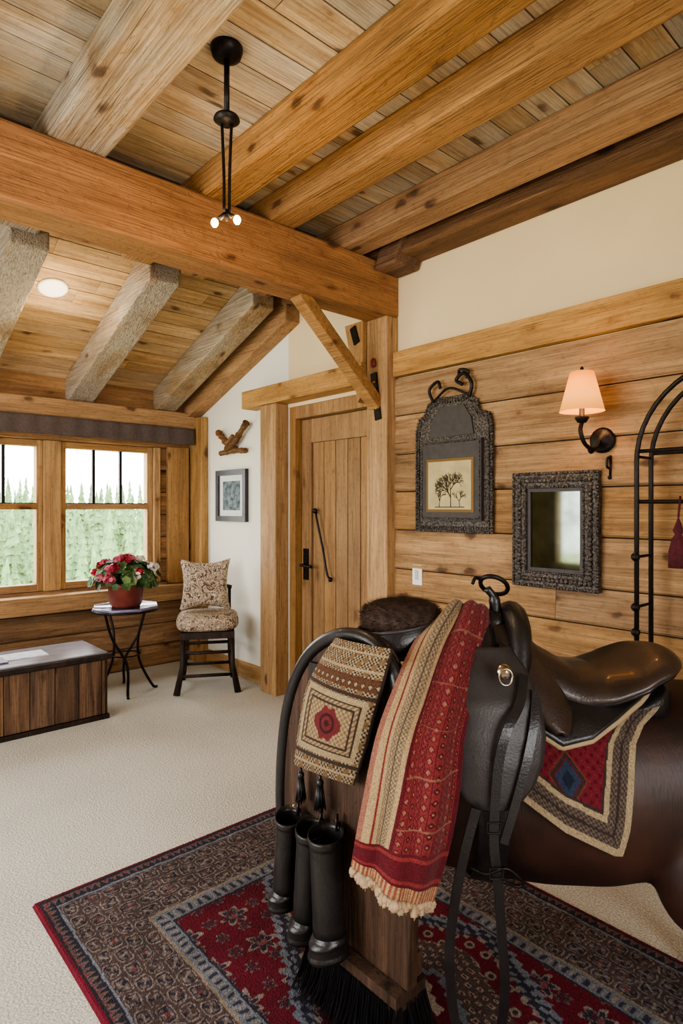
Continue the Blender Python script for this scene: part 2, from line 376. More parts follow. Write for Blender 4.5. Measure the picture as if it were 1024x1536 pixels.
b.box((xd,2.852,1.87),(xd+.05,3.488,2.045),w_door); b.box((xd,2.852,.01),(xd+.05,3.488,.2),w_door)
n=5
for i in range(n):
    y0=2.852+i*(.636/n); b.box((xd+.016,y0+.003,.2),(xd+.04,y0+.636/n-.003,1.87),w_door)
b.done('panel',door,bevel=.003)
b=B(); b.box((xd-.01,3.515,.86),(xd,3.57,1.09),m_iron); b.tube([(xd-.01,3.545,.97),(xd-.05,3.545,.97),(xd-.055,3.52,.97),(xd-.055,3.42,.965)],.011,m_iron); b.ball((xd-.01,3.545,1.05),.014,m_iron)
b.tube(cr([(xd-.005,3.42,1.36),(xd-.03,3.39,1.32),(xd-.03,3.32,1.1),(xd-.03,3.27,.92),(xd-.005,3.25,.89)]),.008,m_iron); b.ball((xd-.02,3.42,1.37),.02,m_iron); b.ball((xd-.02,3.25,.885),.016,m_iron)
b.done('handle',door)
b=B(); b.box((2.68,4.86,0),(WX+.02,WY-.01,2.2),w_trimZ); b.done('trim_corner_post',bevel=.006)
b=B(); b.box((WX,3.875,0),(WX+.02,4.858,.13),w_trim); b.done('baseboard_right',bevel=.004)
# ------------------------------------------------------------------ window
def window(name,x0,x1):
    e=empty(name); b=B(); y0,y1=WY+.02,WY+.10; z0,z1=WZ0,WZ1; zm=1.40
    fw=.045
    b.box((x0,y0,z0),(x0+fw,y1,z1),w_trimZ);b.box((x1-fw,y0,z0),(x1,y1,z1),w_trimZ)
    b.box((x0+fw,y0,z1-.05),(x1-fw,y1,z1),w_trimX);b.box((x0+fw,y0,z0),(x1-fw,y1,z0+.055),w_trimX)
    b.box((x0+fw,y0-.01,zm-.022),(x1-fw,y1-.02,zm+.022),w_trimX)
    b.done('sash',e,bevel=.003)
    b=B(); w=(x1-x0-2*fw)
    for t in (1/3,2/3):
        x=x0+fw+w*t; b.box((x-.011,y0+.02,zm+.022),(x+.011,y0+.045,z1-.05),m_iron)
    b.box((x0+fw,y0+.005,zm+.022),(x1-fw,y0+.02,zm+.03),m_iron)
    b.done('muntins',e)
    b=B(); b.box((x0+fw,y0+.05,z0+.05),(x1-fw,y0+.054,z1-.05),MATS['glass_pane']); b.done('glass',e)
g,nt,bs=newmat('glass_pane')
tr=N(nt,'ShaderNodeBsdfTransparent'); gl=N(nt,'ShaderNodeBsdfGlossy'); gl.inputs['Roughness'].default_value=.02
mx=N(nt,'ShaderNodeMixShader'); mx.inputs[0].default_value=.05
nt.links.new(tr.outputs[0],mx.inputs[1]);nt.links.new(gl.outputs[0],mx.inputs[2]); nt.links.new(mx.outputs[0],nt.nodes['Material Output'].inputs[0])
window('window_1',.67,1.44); window('window_2',1.57,2.34)
b=B()
b.box((1.442,WY-.01,WZ0),(1.568,WY+.10,WZ1),w_trimZ); b.box((2.342,WY-.02,WZ0),(2.40,WY+.06,WZ1),w_trimZ); b.box((.60,WY-.01,WZ0),(.668,WY+.06,WZ1),w_trimZ)
b.box((2.46,WY-.05,.72),(2.66,WY-.005,1.93),w_trimZ)
b.done('trim_window_casing',bevel=.004)
b=B(); b.box((X0,WY-.13,.58),(2.70,WY-.005,.715),w_trimX); b.done('trim_window_sill',bevel=.008)
b=B(); b.box((X0,WY-.10,2.10),(2.70,WY-.005,2.24),w_trimX); b.done('trim_wall_plate',bevel=.01)
b=B()
def vf(u,v):
    x=X0+.6+(2.66-X0-.6)*u; return (x,WY-.15-.006*math.sin(x*40)-.01*v,2.095-.145*v)
b.grid(vf,160,6,m_valance); b.box((X0+.6,WY-.15,2.07),(2.66,WY-.01,2.095),m_valance); b.done('window_valance',solid=.006)
# ------------------------------------------------------------------ outside
b=B()
def gz(y): return -6.5+max(0,y-24)*.055
def gf(u,v):
    x=-80+220*u; y=7+150*v; return (x,y,gz(y)+.4*math.sin(x*.3+y*.2))
b.grid(gf,40,30,plain('meadow_grass',lin(206,212,170),1.,nscale=.6,namt=.2)); b.done('ground_meadow')
b=B(); mt=plain('conifer_needles',lin(116,140,98),1.,nscale=1.2,namt=.45,spec=0); mt2=plain('shrub_leaves',lin(168,188,112),1.,nscale=1.5,namt=.4,spec=0)
for i in range(700):
    y=random.uniform(30,95); x=random.uniform(-.05,.68)*y+random.uniform(-2,2); h=random.uniform(3.0,6.9)*(.8+y*.006); z=gz(y)-.3; r=h*random.uniform(.10,.17)
    for k in range(11):
        f=k/11; zz=z+h*(.04+.9*f); rr=r*(1-f)+.05; o=random.random()*6; n=11
        v=[]
        for j in range(n):
            q=rr*(1.25 if j%2 else .55)*random.uniform(.7,1.3); v.append((x+q*math.cos(o+6.283*j/n),y+q*math.sin(o+6.283*j/n),zz-q*.35))
        v.append((x,y,zz+h*.12)); b.add(v,[(j,(j+1)%n,n) for j in range(n)],mt)
for i in range(500):
    y=random.uniform(15,32); x=random.uniform(-.05,.68)*y; r=random.uniform(.4,1.0); n=random.randint(5,8)
    for k in range(n):
        b.ball((x+random.gauss(0,r*.5),y+random.gauss(0,r*.5),gz(y)+r*random.uniform(.3,1.5)),tuple(r*random.uniform(.2,.5) for _ in range(3)),mt2,6)
b.done('forest_trees')
# ------------------------------------------------------------------ furniture
ch=empty('storage_chest')
b=B(); cx0,cx1,cy0,cy1,ch_=.32,1.545,4.04,4.52,.44
b.box((cx0+.01,cy0+.012,.02),(cx1-.01,cy1,ch_-.03),w_dark)
x=cx0+.02
while x<cx1-.03:
    x1=min(x+.145,cx1-.02); b.box((x+.002,cy0,.035),(x1-.002,cy0+.015,ch_-.05),w_chest); x=x1
y=cy0+.02
while y<cy1-.03:
    y1=min(y+.15,cy1); b.box((cx1-.012,y+.002,.035),(cx1,y1-.002,ch_-.05),w_chest); y=y1
b.box((cx0,cy0-.006,0),(cx1+.005,cy1,.03),w_dark)
b.done('body',ch,bevel=.003)
b=B(); b.box((cx0-.01,cy0-.02,ch_-.045),(cx1+.015,cy1+.01,ch_-.012),w_dark); b.box((cx0+.01,cy0,ch_-.012),(cx1-.005,cy1-.01,ch_),plain('chest_slate_top',lin(128,126,130),.22,nscale=8,namt=.2))
b.done('lid',ch,bevel=.005)
b=B(); b.box((.95,4.2,ch_),(1.22,4.38,ch_+.006),plain('paper',lin(190,188,194),.6,nscale=20,namt=.2)); b.box((.78,4.14,ch_),(.97,4.3,ch_+.010),plain('cover',lin(92,84,110),.5,nscale=30,namt=.4)); b.done('magazine')
tb=empty('side_table'); TX,TY=1.87,4.55
b=B(); m_top=plain('enamel_top',lin(116,112,134),.2,coat=.5)
b.lathe((TX,TY,0),[(0,.628),(.245,.628),(.25,.634),(.25,.65),(.244,.652),(.24,.642),(0,.642)],m_top,8); 
for i in range(4):
    a=.35+i*math.pi/2; c,s_=math.cos(a),math.sin(a); c2,s2=math.cos(a+.9),math.sin(a+.9)
    b.tube(cr([(TX+.2*c,TY+.2*s_,.628),(TX+.13*c,TY+.13*s_,.42),(TX+.1*c2,TY+.1*s2,.22),(TX+.19*c2,TY+.19*s2,.03),(TX+.23*c2,TY+.23*s2,.006)]),.010,m_iron,8)
b.tube([(TX+.105*math.cos(t),TY+.105*math.sin(t),.28) for t in np.linspace(0,6.283,25)],.006,m_iron,6,False)
b.tube([(TX+.235*math.cos(t),TY+.235*math.sin(t),.622) for t in np.linspace(0,6.283,25)],.010,m_iron,6,False)
b.done('frame',tb)
pg=empty('potted_geranium'); m_terra=plain('terracotta_glaze',lin(122,62,50),.4,nscale=15,namt=.3); PZ=.6425
b=B(); b.lathe((TX,TY,PZ),[(0,0),(.10,0),(.115,.02),(.13,.15),(.138,.155),(.138,.185),(.125,.185),(.12,.165),(0,.165)],m_terra,32); b.done('pot',pg)
b=B(); m_leaf=plain('geranium_leaf',lin(62,92,48),.6,nscale=25,namt=.4); m_leaf2=plain('geranium_leaf_light',lin(112,138,84),.6)
fl=[plain('petal_red',lin(176,40,62),.6),plain('petal_pink',lin(200,98,122),.6),plain('petal_white',lin(224,216,208),.6),plain('petal_dark',lin(140,24,44),.6)]
def leaf(c,nr,r,mat):
    nr=Vector(nr).normalized(); a=nr.orthogonal().normalized(); q=nr.cross(a); v=[Vector(c)-nr*.2*r]
    for j in range(10):
        t=6.283*j/10; rr=r*(1+.12*math.cos(5*t)); v.append(Vector(c)+(a*math.cos(t)+q*math.sin(t))*rr)
    b.add(v,[(0,1+j,1+(j+1)%10) for j in range(10)],mat)
for i in range(260):
    t=random.uniform(0,6.283); ph=random.uniform(-.25,1.25); R=.2*random.uniform(.75,1.1)
    d=Vector((math.cos(t)*math.cos(ph)*1.2,math.sin(t)*math.cos(ph),math.sin(ph)*.75)); c=Vector((TX,TY,PZ+.20))+d*R
    leaf(c,d+Vector((random.uniform(-.5,.5),random.uniform(-.5,.5),.5)),random.uniform(.022,.038),m_leaf if random.random()<.75 else m_leaf2)
for i in range(60):
    t=random.uniform(0,6.283); b.tube([(TX,TY,PZ+.16),(TX+.13*math.cos(t),TY+.13*math.sin(t),PZ+.2+random.random()*.08)],.004,m_leaf,5)
for i in range(40):
    t=random.uniform(0,6.283); ph=random.uniform(.15,1.5); d=Vector((math.cos(t)*math.cos(ph)*1.25,math.sin(t)*math.cos(ph),math.sin(ph)*.8)); c0=Vector((TX,TY,PZ+.20))+d*.215
    rt=d.x*.7455-d.y*.6665
    mat=fl[2] if rt>.35 and random.random()<.85 else random.choice([fl[0],fl[1],fl[1],fl[3],fl[0]])
    for k in range(16):
        dd=Vector((random.gauss(0,1),random.gauss(0,1),random.gauss(0,1))).normalized(); leaf(c0+dd*.026,dd,.014,mat)
b.done('foliage',pg)
ce=empty('upholstered_chair'); CX,CY=2.405,4.26
fd=Vector((-.5,-.866,0)); rd=Vector((.866,-.5,0))
def K(r,f,z): return Vector((CX,CY,0))+rd*r+fd*f+Vector((0,0,z))
b=B()
for sr in (-1,1):
    b.tube([K(sr*.18,.17,.44),K(sr*.185,.18,.2),K(sr*.225,.22,.0)],[.021,.019,.026],w_dark,8)
    b.tube([K(sr*.17,-.16,.44),K(sr*.175,-.17,.2),K(sr*.20,-.20,.0)],[.020,.018,.022],w_dark,8)
    b.tube([K(sr*.17,-.165,.42),K(sr*.17,-.2,.74)],.014,w_dark,8)
    for z in (.13,.3): b.tube([K(sr*.188,.18,z),K(sr*.178,-.17,z)],.012,w_dark,8)
for z,f in ((.13,.19),(.30,.18),(.13,-.18),(.3,-.17)): b.tube([K(-.186,f,z),K(.186,f,z)],.013,w_dark,8)
b.tube(cr([K(-.19,-.2,.74),K(0,-.215,.78),K(.19,-.2,.74)]),.016,w_dark,8); b.ball(K(-.17,-.2,.755),.018,w_dark)
b.beam(K(-.20,0,.43),K(.20,0,.43),.40,.05,w_dark); b.done('frame',ce,bevel=0)
b=B()
def cush(u,v):
    t=u*2*math.pi; a=(v-.5)*math.pi; e=.45
    cs=lambda x,p: math.copysign(abs(x)**p,x)
    return K(.235*cs(math.cos(a),.4)*cs(math.cos(t),e),.222*cs(math.cos(a),.4)*cs(math.sin(t),e),.515+.068*cs(math.sin(a),.7))
b.grid(cush,48,20,m_floral); b.done('seat_cushion',ce)
def pillow(name,parent,o,ax,ay,an,w,h,t,mat):
    b=B(); n=20
    for sgn in (1,-1):
        def fn(u,vv):
            x=2*u-1;y=2*vv-1; pin=1-.20*(1-x*x)*abs(y)**2; pin2=1-.16*(1-y*y)*abs(x)**2
            th=t*max(0,(1-x**4)*(1-y**4))**.55
            return o+ax*(x*w*pin2)+ay*(y*h*pin)+an*th*sgn
        b.grid(fn,n,n,mat)
    return b.done(name,parent)
an=(fd+Vector((0,0,.28))).normalized(); ay=Vector((0,0,1)); ay=(ay-an*ay.dot(an)).normalized()
pillow('throw_pillow',None,K(-.02,-.06,.785),rd,ay,an,.20,.21,.075,m_floral)
# ------------------------------------------------------------------ wall things
b=B(); fy0,fy1,fz0,fz1=4.21,4.68,1.275,1.71; m_fr=plain('frame_dark_blue',lin(44,44,50),.4,nscale=20)
xf=WX+.02
for lo,hi in (((fy0,fz0),(fy1,fz0+.045)),((fy0,fz1-.045),(fy1,fz1)),((fy0,fz0+.045),(fy0+.045,fz1-.045)),((fy1-.045,fz0+.045),(fy1,fz1-.045))):
    b.box((xf-.035,lo[0],lo[1]),(xf,hi[0],hi[1]),m_fr)
b.box((xf-.018,fy0+.045,fz0+.045),(xf,fy1-.045,fz1-.045),plain('mat_board',lin(206,208,204),.8))
b.box((xf-.020,fy0+.10,fz0+.095),(xf-.017,fy1-.10,fz1-.095),plain('print_forest',lin(96,108,114),.8,nscale=22,namt=.8))
b.done('picture_frame',bevel=.004)
b=B(); z0=1.93; xx=WX-.02
for p,r in ((cr([(xx,4.63,z0+.115),(xx,4.55,z0+.055),(xx,4.44,z0-.02),(xx,4.36,z0-.05)]),.026),(cr([(xx-.02,4.15,z0+.145),(xx-.02,4.22,z0+.09),(xx-.02,4.34,z0-.0),(xx-.02,4.46,z0-.055)]),.026),(cr([(xx,4.58,z0-.075),(xx,4.4,z0-.065),(xx,4.20,z0-.075)]),.022),(cr([(xx-.01,4.52,z0+.02),(xx-.01,4.44,z0+.01),(xx-.01,4.37,z0+.06)]),.018)):
    b.tube(p,[r*(.8+.4*random.random()) for _ in p],w_drift,8)
b.done('driftwood_wall_ornament')
def switch(name,y,z,xf):
    b=B(); b.box((xf-.008,y-.036,z-.06),(xf,y+.036,z+.06),m_plastic); b.box((xf-.013,y-.012,z-.028),(xf-.008,y+.012,z+.028),plain('switch_grey_'+name[-1],lin(190,186,176),.4)); b.done('light_switch',bevel=.002)
switch('a',2.375,1.0,WX-.005); switch('b',4.0,1.08,WX+.02)
b=B(); xf=WX-.01
poly=[(2.36,1.265),(2.36,1.84),(2.34,1.90),(2.30,1.92),(2.27,1.98),(2.20,2.005),(2.10,2.0),(2.00,2.005),(1.94,1.97),(1.925,1.91),(1.86,1.89),(1.845,1.83),(1.845,1.265)]
b.prism(poly,lambda p,t:(t,p[0],p[1]),xf-.02,xf,m_carved)
dk=plain('frame_charcoal',lin(58,53,50),.55,nscale=30)
pts=[Vector((xf-.022,p[0],p[1])) for p in poly]+[Vector((xf-.022,poly[0][0],poly[0][1]))]
def beads(b,pts,step,r,mat):
    for a,c in zip(pts[:-1],pts[1:]):
        n=max(1,int((c-a).length/step))
        for i in range(n): b.ball(a.lerp(c,i/n),r,mat,8)
beads(b,pts,.016,.0095,m_carved)
ins=[Vector((xf-.024,2.10+(p.y-2.10)*.93,1.62+(p.z-1.62)*.945)) for p in pts]; beads(b,ins,.016,.008,m_carved)
b.box((xf-.045,1.895,1.325),(xf-.02,2.31,1.765),dk)
q=[Vector((xf-.045,y,z)) for y,z in ((2.30,1.335),(2.30,1.755),(1.905,1.755),(1.905,1.335),(2.30,1.335))]; beads(b,q,.011,.006,m_carved)
b.box((xf-.048,1.94,1.37),(xf-.045,2.265,1.665),plain('dark_gilt',lin(120,92,48),.45,metal=.6))
b.box((xf-.050,1.955,1.385),(xf-.048,2.25,1.65),plain('antique_paper',lin(178,164,120),.8,nscale=14,namt=.15))
b.prism([(2.26,1.79),(2.24,1.88),(2.18,1.955),(2.02,1.955),(1.97,1.88),(1.955,1.79)],lambda p,t:(t,p[0],p[1]),xf-.030,xf-.02,dk)
ink=plain('ink',lin(60,54,40),.9)
def tree(p,a,l,d):
    q=(p[0]+l*math.sin(a),p[1]+l*math.cos(a)); b.tube([(xf-.0505,p[0],p[1]),(xf-.0505,q[0],q[1])],[.0012*d**.7*.7,.0009*d**.7*.6],ink,4)
    if d>1:
        for k in range(3 if d>3 else 2): tree(q,a+random.uniform(-.75,.75),l*random.uniform(.68,.85),d-1)
tree((2.09,1.40),0,.05,7); tree((2.03,1.40),.1,.03,5); tree((2.17,1.40),-.1,.03,5)
b.box((xf-.051,2.0,1.395),(xf-.049,2.2,1.40),ink)
b.tube(cr([(xf-.03,2.23,1.99),(xf-.04,2.25,2.06),(xf-.04,2.19,2.10),(xf-.04,2.17,2.06)]),.009,m_iron); b.tube(cr([(xf-.03,1.98,1.99),(xf-.04,1.96,2.06),(xf-.04,2.01,2.12),(xf-.04,2.06,2.09),(xf-.04,2.02,2.06)]),.010,m_iron); b.tube(cr([(xf-.03,2.22,2.0),(xf-.05,2.1,2.05),(xf-.03,1.98,2.0)]),.007,m_iron)
b.tube(cr([(xf-.03,2.05,2.11),(xf-.05,2.03,2.14),(xf-.03,1.99,2.13),(xf-.03,2.0,2.09)]),.008,m_iron)
b.done('ornate_arched_picture_frame',bevel=0)
b=B(); y0,y1,z0,z1=1.275,1.715,1.01,1.565
def frect(b,y0,y1,z0,z1,w,x0,x1,mat):
    b.box((x0,y0,z0),(x1,y1,z0+w),mat);b.box((x0,y0,z1-w),(x1,y1,z1),mat);b.box((x0,y0,z0+w),(x1,y0+w,z1-w),mat);b.box((x0,y1-w,z0+w),(x1,y1,z1-w),mat)
frect(b,y0,y1,z0,z1,.075,xf-.03,xf,m_carved); frect(b,y0+.075,y1-.075,z0+.075,z1-.075,.018,xf-.02,xf,dk)
for o,st,r in ((.005,.014,.009),(.038,.022,.014),(.07,.012,.007)):
    q=[Vector((xf-.03,y,z)) for y,z in ((y0+o,z0+o),(y0+o,z1-o),(y1-o,z1-o),(y1-o,z0+o),(y0+o,z0+o))]; beads(b,q,st,r,m_carved)
mm=plain('antique_mirror',lin(92,98,88),.05,metal=1,nscale=9,namt=.4)
b.box((xf-.012,y0+.09,z0+.09),(xf-.004,y1-.09,z1-.09),mm)
b.done('ornate_mirror')
sc=empty('wall_sconce'); LX,LY,LZ=2.555,1.285,1.82
b=B(); px=WX-.008; Mx=Matrix.Rotation(-math.pi/2,3,'Y')
b.lathe((px,1.27,1.70),[(0,0),(.058,0),(.058,.008),(.045,.014),(.03,.018),(.022,.03),(0,.032)],m_iron,28,Mx)
b.tube(cr([(px-.02,1.27,1.70),(px-.08,1.272,1.655),(px-.15,1.28,1.675),(px-.18,1.285,1.73),(LX,LY,1.77),(LX,LY,1.80)]),.009,m_iron)
b.tube(cr([(px-.07,1.272,1.66),(px-.10,1.275,1.64),(px-.12,1.277,1.65)]),.007,m_iron)
b.lathe((LX,LY,1.765),[(0,0),(.018,.002),(.03,.02),(.03,.028),(.012,.03),(.012,.07),(0,.07)],m_iron,20)
b.tube([(LX,LY,1.83),(LX,LY,2.0)],.003,m_iron,6); b.ball((LX,LY,2.0),(.008,.008,.012),m_iron)
b.done('arm',sc)
g,nt,bs=newmat('lamp_shade')
bs.inputs['Base Color'].default_value=(*lin(190,128,50),1); bs.inputs['Roughness'].default_value=.9
tc=N(nt,'ShaderNodeTexCoord'); sx=N(nt,'ShaderNodeSeparateXYZ'); nt.links.new(tc.outputs['Object'],sx.inputs[0])
mr=N(nt,'ShaderNodeMapRange'); mr.inputs[1].default_value=1.81; mr.inputs[2].default_value=1.99; nt.links.new(sx.outputs[2],mr.inputs[0])
rr_=ramp(nt,[(0,(.75,.30,.05)),(.35,(1.,.52,.13)),(.75,(.9,.38,.07)),(1.,(.45,.15,.02))]); nt.links.new(mr.outputs[0],rr_.inputs[0])
nt.links.new(rr_.outputs[0],bs.inputs['Emission Color']); bs.inputs['Emission Strength'].default_value=1.1
tl=N(nt,'ShaderNodeBsdfTranslucent'); tl.inputs['Color'].default_value=(*lin(225,140,45),1); mx=N(nt,'ShaderNodeMixShader'); mx.inputs[0].default_value=.08
nt.links.new(bs.outputs[0],mx.inputs[1]);nt.links.new(tl.outputs[0],mx.inputs[2]);nt.links.new(mx.outputs[0],nt.nodes['Material Output'].inputs[0])
b=B(); n=40; v=[];
prof=[(.094,1.815),(.092,1.82),(.05,1.985),(.048,1.987)]
for r,z in prof:
    for j in range(n): t=6.283185*j/n; v.append((LX+r*math.cos(t),LY+r*math.sin(t),z))
b.add(v,[(i*n+j,i*n+(j+1)%n,(i+1)*n+(j+1)%n,(i+1)*n+j) for i in range(3) for j in range(n)],g,True)
b.done('shade',sc)
b=B(); b.ball((LX,LY,1.88),(.02,.02,.03),plain('bulb_glow',(1,.8,.5),.5,emis=10,ecol=(1,.66,.32))); b.done('bulb',sc)
b=B(); hx=WX-.008
b.tube(cr([(hx,1.235,1.62),(hx-.03,1.235,1.615),(hx-.035,1.235,1.58),(hx-.01,1.235,1.57)]),.006,m_iron); b.tube([(hx-.003,1.235,1.63),(hx-.003,1.235,1.53)],.006,m_iron); b.ball((hx-.01,1.235,1.53),.009,m_iron); b.done('wall_hook')
b=B()
for xo in (2.50,2.64):
    p=[(xo,1.03,0),(xo,1.03,1.58)]+[(xo,.68+.35*math.cos(t),1.58+.36*math.sin(t)) for t in np.linspace(.1,math.pi-.1,22)]+[(xo,.33,1.58),(xo,.33,0)]
    b.tube(p,.010,m_iron,8)
    for z in (.25,1.42,1.62): b.tube([(xo,1.03,z),(xo,.33,z)],.008,m_iron,8)
for y in (1.03,.33):
    for z in (.02,.6,1.0,1.2,1.42,1.6): b.tube([(2.50,y,z),(2.64,y,z)],.006,m_iron,6)
    for z in (.9,1.0,1.2): b.ball((2.49,y,z),.018,m_iron)
b.done('iron_rack')
b=B(); m_tas=plain('tassel_maroon',lin(74,22,28),.9,nscale=60,namt=.4)
b.tube([(2.488,.865,1.44),(2.47,.865,1.36)],.004,m_tas,5)
b.lathe((2.47,.865,1.17),[(.035,0),(.034,.06),(.022,.11),(.012,.125),(.02,.14),(.012,.16),(0,.195)],m_tas,14); b.done('tassel_ornament')
pe=empty('pendant_light'); QX,QY=1.12,1.853
b=B(); zc=CZ
b.lathe((QX,QY,zc),[(0,-.04),(.028,-.04),(.05,-.028),(.056,-.01),(.056,0),(0,0)],m_iron,28)
b.tube([(QX,QY,zc-.035),(QX,QY,zc-.23)],.010,m_iron)
b.lathe((QX,QY,zc-.26),[(0,-.01),(.028,-.005),(.046,.008),(.042,.018),(.016,.03),(0,.035)],m_iron,24)
for dx in (-.012,.012):
    b.tube(cr([(QX+dx,QY-dx,zc-.26),(QX+dx*.6,QY-dx*.6,zc-.44),(QX+dx*.9,QY,zc-.575)]),.0055,m_iron,8)
bm=plain('filament_bulb',(1,.8,.5),.5,emis=30,ecol=(1,.55,.20))
Rv=Vector((.7455,-.6665,0)); Q0=Vector((QX,QY,zc-.575))
ends=[Rv*-.042+Vector((0,0,-.035)),Rv*.036+Vector((0,0,-.025))]
for e in ends:
    b.tube([Q0,Q0+e*.6],[.007,.010],m_iron,8)
b.tube([Q0+Vector((0,0,.01)),Q0+Vector((0,0,-.03))],[.009,.004],m_iron,8)
b.done('stem',pe)
b=B()
for e in ends: b.ball(Q0+e,(.013,.013,.016),bm)
b.done('bulbs',pe)
b=B(); yl,xl=4.12,1.22; zl=cz(yl)
Mr=Matrix.Rotation(-math.atan(SL),3,'X')
b.lathe((xl,yl,zl),[(.062,-.012),(.075,-.016),(.09,-.01),(.092,0),(.062,0)],m_plastic,32,Mr)
b.lathe((xl,yl,zl),[(0,-.011),(.062,-.011),(.062,-.002),(0,-.002)],plain('downlight_glow',(1,.9,.75),.5,emis=14,ecol=(1,.86,.62)),32,Mr)
b.done('recessed_light')
# ------------------------------------------------------------------ rug
RX0,RX1,RY0,RY1=.615,2.02,.0,2.31
def smooth_noise(X,Y,s,seed):
    r=np.random.RandomState(seed); g=r.rand(64,64)
    x=(X/s)%63; y=(Y/s)%63; i=x.astype(int); j=y.astype(int); fx=x-i; fy=y-j; fx=fx*fx*(3-2*fx); fy=fy*fy*(3-2*fy)
    i1=(i+1)%64;j1=(j+1)%64
    return (g[i,j]*(1-fx)+g[i1,j]*fx)*(1-fy)+(g[i,j1]*(1-fx)+g[i1,j1]*fx)*fy
def build_rug():
    nx,ny=420,690
    xs=np.linspace(RX0,RX1,nx); ys=np.linspace(RY0,RY1,ny); X,Y=np.meshgrid(xs,ys)
    wx=(smooth_noise(X,Y,.03,1)-.5)*.014; wy=(smooth_noise(X,Y,.03,2)-.5)*.014
    dx=np.minimum(X-RX0,RX1-X)+wx*.5; dy=np.minimum(Y-RY0,RY1-Y)*.80+wy*.5; d=np.minimum(dx,dy)
    e=np.minimum(np.minimum(X-RX0,RX1-X),np.minimum(Y-RY0,RY1-Y))
    along=np.where(dx<dy,Y+wy,X+wx)
    crim=np.array(lin(96,30,42)); navy=np.array(lin(50,48,58)); gray=np.array(lin(132,122,116)); blue=np.array(lin(120,126,136)); cream=np.array(lin(170,156,140)); rose=np.array(lin(122,68,70)); brown=np.array(lin(82,68,66)); taupe=np.array(lin(106,95,91))
    C=np.zeros((ny,nx,3)); C[:]=crim*1.4
    def put(mask,c): C[mask]=c
    put(e>.014,navy)
    m=(d>.024)&(d<.052); tri=np.abs((along/.026)%1-.5)*2; put(m&(tri*.028>(d-.024)),taupe); put(m&(tri*.028>(d-.024)+.012),rose)
    put((d>=.056)&(d<.064),blue)
    m=(d>=.064)&(d<.27); put(m,brown)
    row=(d-.064)/.0515; rf=row-np.floor(row); ri=np.floor(row)
    al=(along+ri*.031)/.074; af=al-np.floor(al); ai=np.floor(al)
    rr=(np.abs((af-.5)*2)**4+np.abs((rf-.5)*2)**4)**(1/4)
    put(m&(rr<.86),gray); put(m&(rr<.72),navy); put(m&(rr<.58),taupe)
    h=np.sin(ai*12.9898+ri*78.233)*43758.5453; h=h-np.floor(h)
    sq=np.abs((af-.5)*2*np.cos(h*6)+(rf-.5)*2*np.sin(h*6))
    put(m&(rr<.6)&(sq<.16),navy); put(m&(rr<.6)&(np.abs((af-.5)*2*np.sin(h*6)-(rf-.5)*2*np.cos(h*6))<.12),gray); put(m&(rr<.24)&(h>.7),rose)
    nn=smooth_noise(X,Y,.010,5); put(m&(nn>.70)&(rr<.84),brown); put(m&(nn<.22)&(rr>.84),taupe)
    put((d>=.27)&(d<.282),cream*.6); put((d>=.282)&(d<.326),blue*.8); m=(d>=.29)&(d<.318); tri=np.abs((along/.034)%1-.5)*2; put(m&(tri>.66),navy*1.3); put(m&(tri<.18),cream*.7)
    put((d>=.326)&(d<.333),navy)
    cx,cy=(RX0+RX1)/2,(RY0+RY1)/2
    fx=X-cx+wx; fy=Y-cy+wy; m=d>=.333
    put(m,crim)
    q=np.floor(np.abs(fx)/.018)*.018*1.5+np.floor(np.abs(fy)/.018)*.018*.75
    for (sz,ox,c1,c2,c3) in ((.17,0,gray,navy,rose),(.085,.04,taupe,navy,crim)):
        gx=((X+wx+ox)/sz)%1-.5; gy=((Y+wy+ox*.6)/sz)%1-.5; an_=np.arctan2(gy,gx); r_=np.hypot(gx,gy)
        st=r_<(.22+.09*np.cos(6*an_)); put(m&(q>=.50)&st,c1); put(m&(q>=.50)&(r_<.17+.06*np.cos(6*an_)),c2); put(m&(q>=.50)&(r_<.09),c3)
    put(m&(q<.56),blue*.85);put(m&(q<.535),navy);put(m&(q<.47),gray);put(m&(q<.45),crim);put(m&(q<.34),brown)
    per=np.abs(((fx*1.5+fy*.9)/.05)%1-.5)+np.abs(((fx*1.5-fy*.9)/.05)%1-.5)
    put(m&(q<.34)&(per<.35),cream*.7); put(m&(q<.34)&(per<.18),crim)
    put(m&(q<.16),blue*.8);put(m&(q<.12),crim);put(m&(q<.06),cream)
    m2=m&(q>=.47)&(q<.535); put(m2&(per<.4),blue*.8)
    gx=(X/.06)%1-.5; gy=(Y/.06)%1-.5; r_=np.hypot(gx,gy); put(m&(q>=.35)&(q<.45)&(r_<.28),cream*.6); put(m&(q>=.35)&(q<.45)&(r_<.14),navy)
    C*=(.66+.55*np.random.rand(ny,nx,1)); C*=(.8+.4*smooth_noise(X,Y,.09,9))[:,:,None]
    Z=.012+.0015*np.random.rand(ny,nx); Z[e<.006]=.006
    Z[0]=0.001;Z[-1]=0.001;Z[:,0]=.001;Z[:,-1]=.001
    V=np.stack([X,Y,Z],-1).reshape(-1,3)
    i=np.arange(nx-1);j=np.arange(ny-1);I,J=np.meshgrid(i,j);a=(J*nx+I).ravel()
    F=np.stack([a,a+1,a+nx+1,a+nx],-1)
    me=bpy.data.meshes.new('area_rug'); me.from_pydata(V.tolist(),[],F.tolist()); me.materials.append(m_vrug)
    at=me.color_attributes.new('Col','FLOAT_COLOR','POINT'); cc=np.ones((nx*ny,4),np.float32); cc[:,:3]=np.clip(C.reshape(-1,3),0,1); at.data.foreach_set('color',cc.ravel())
    me.update(); o=bpy.data.objects.new('area_rug',me); COL.objects.link(o)
build_rug()
RZ=.0135
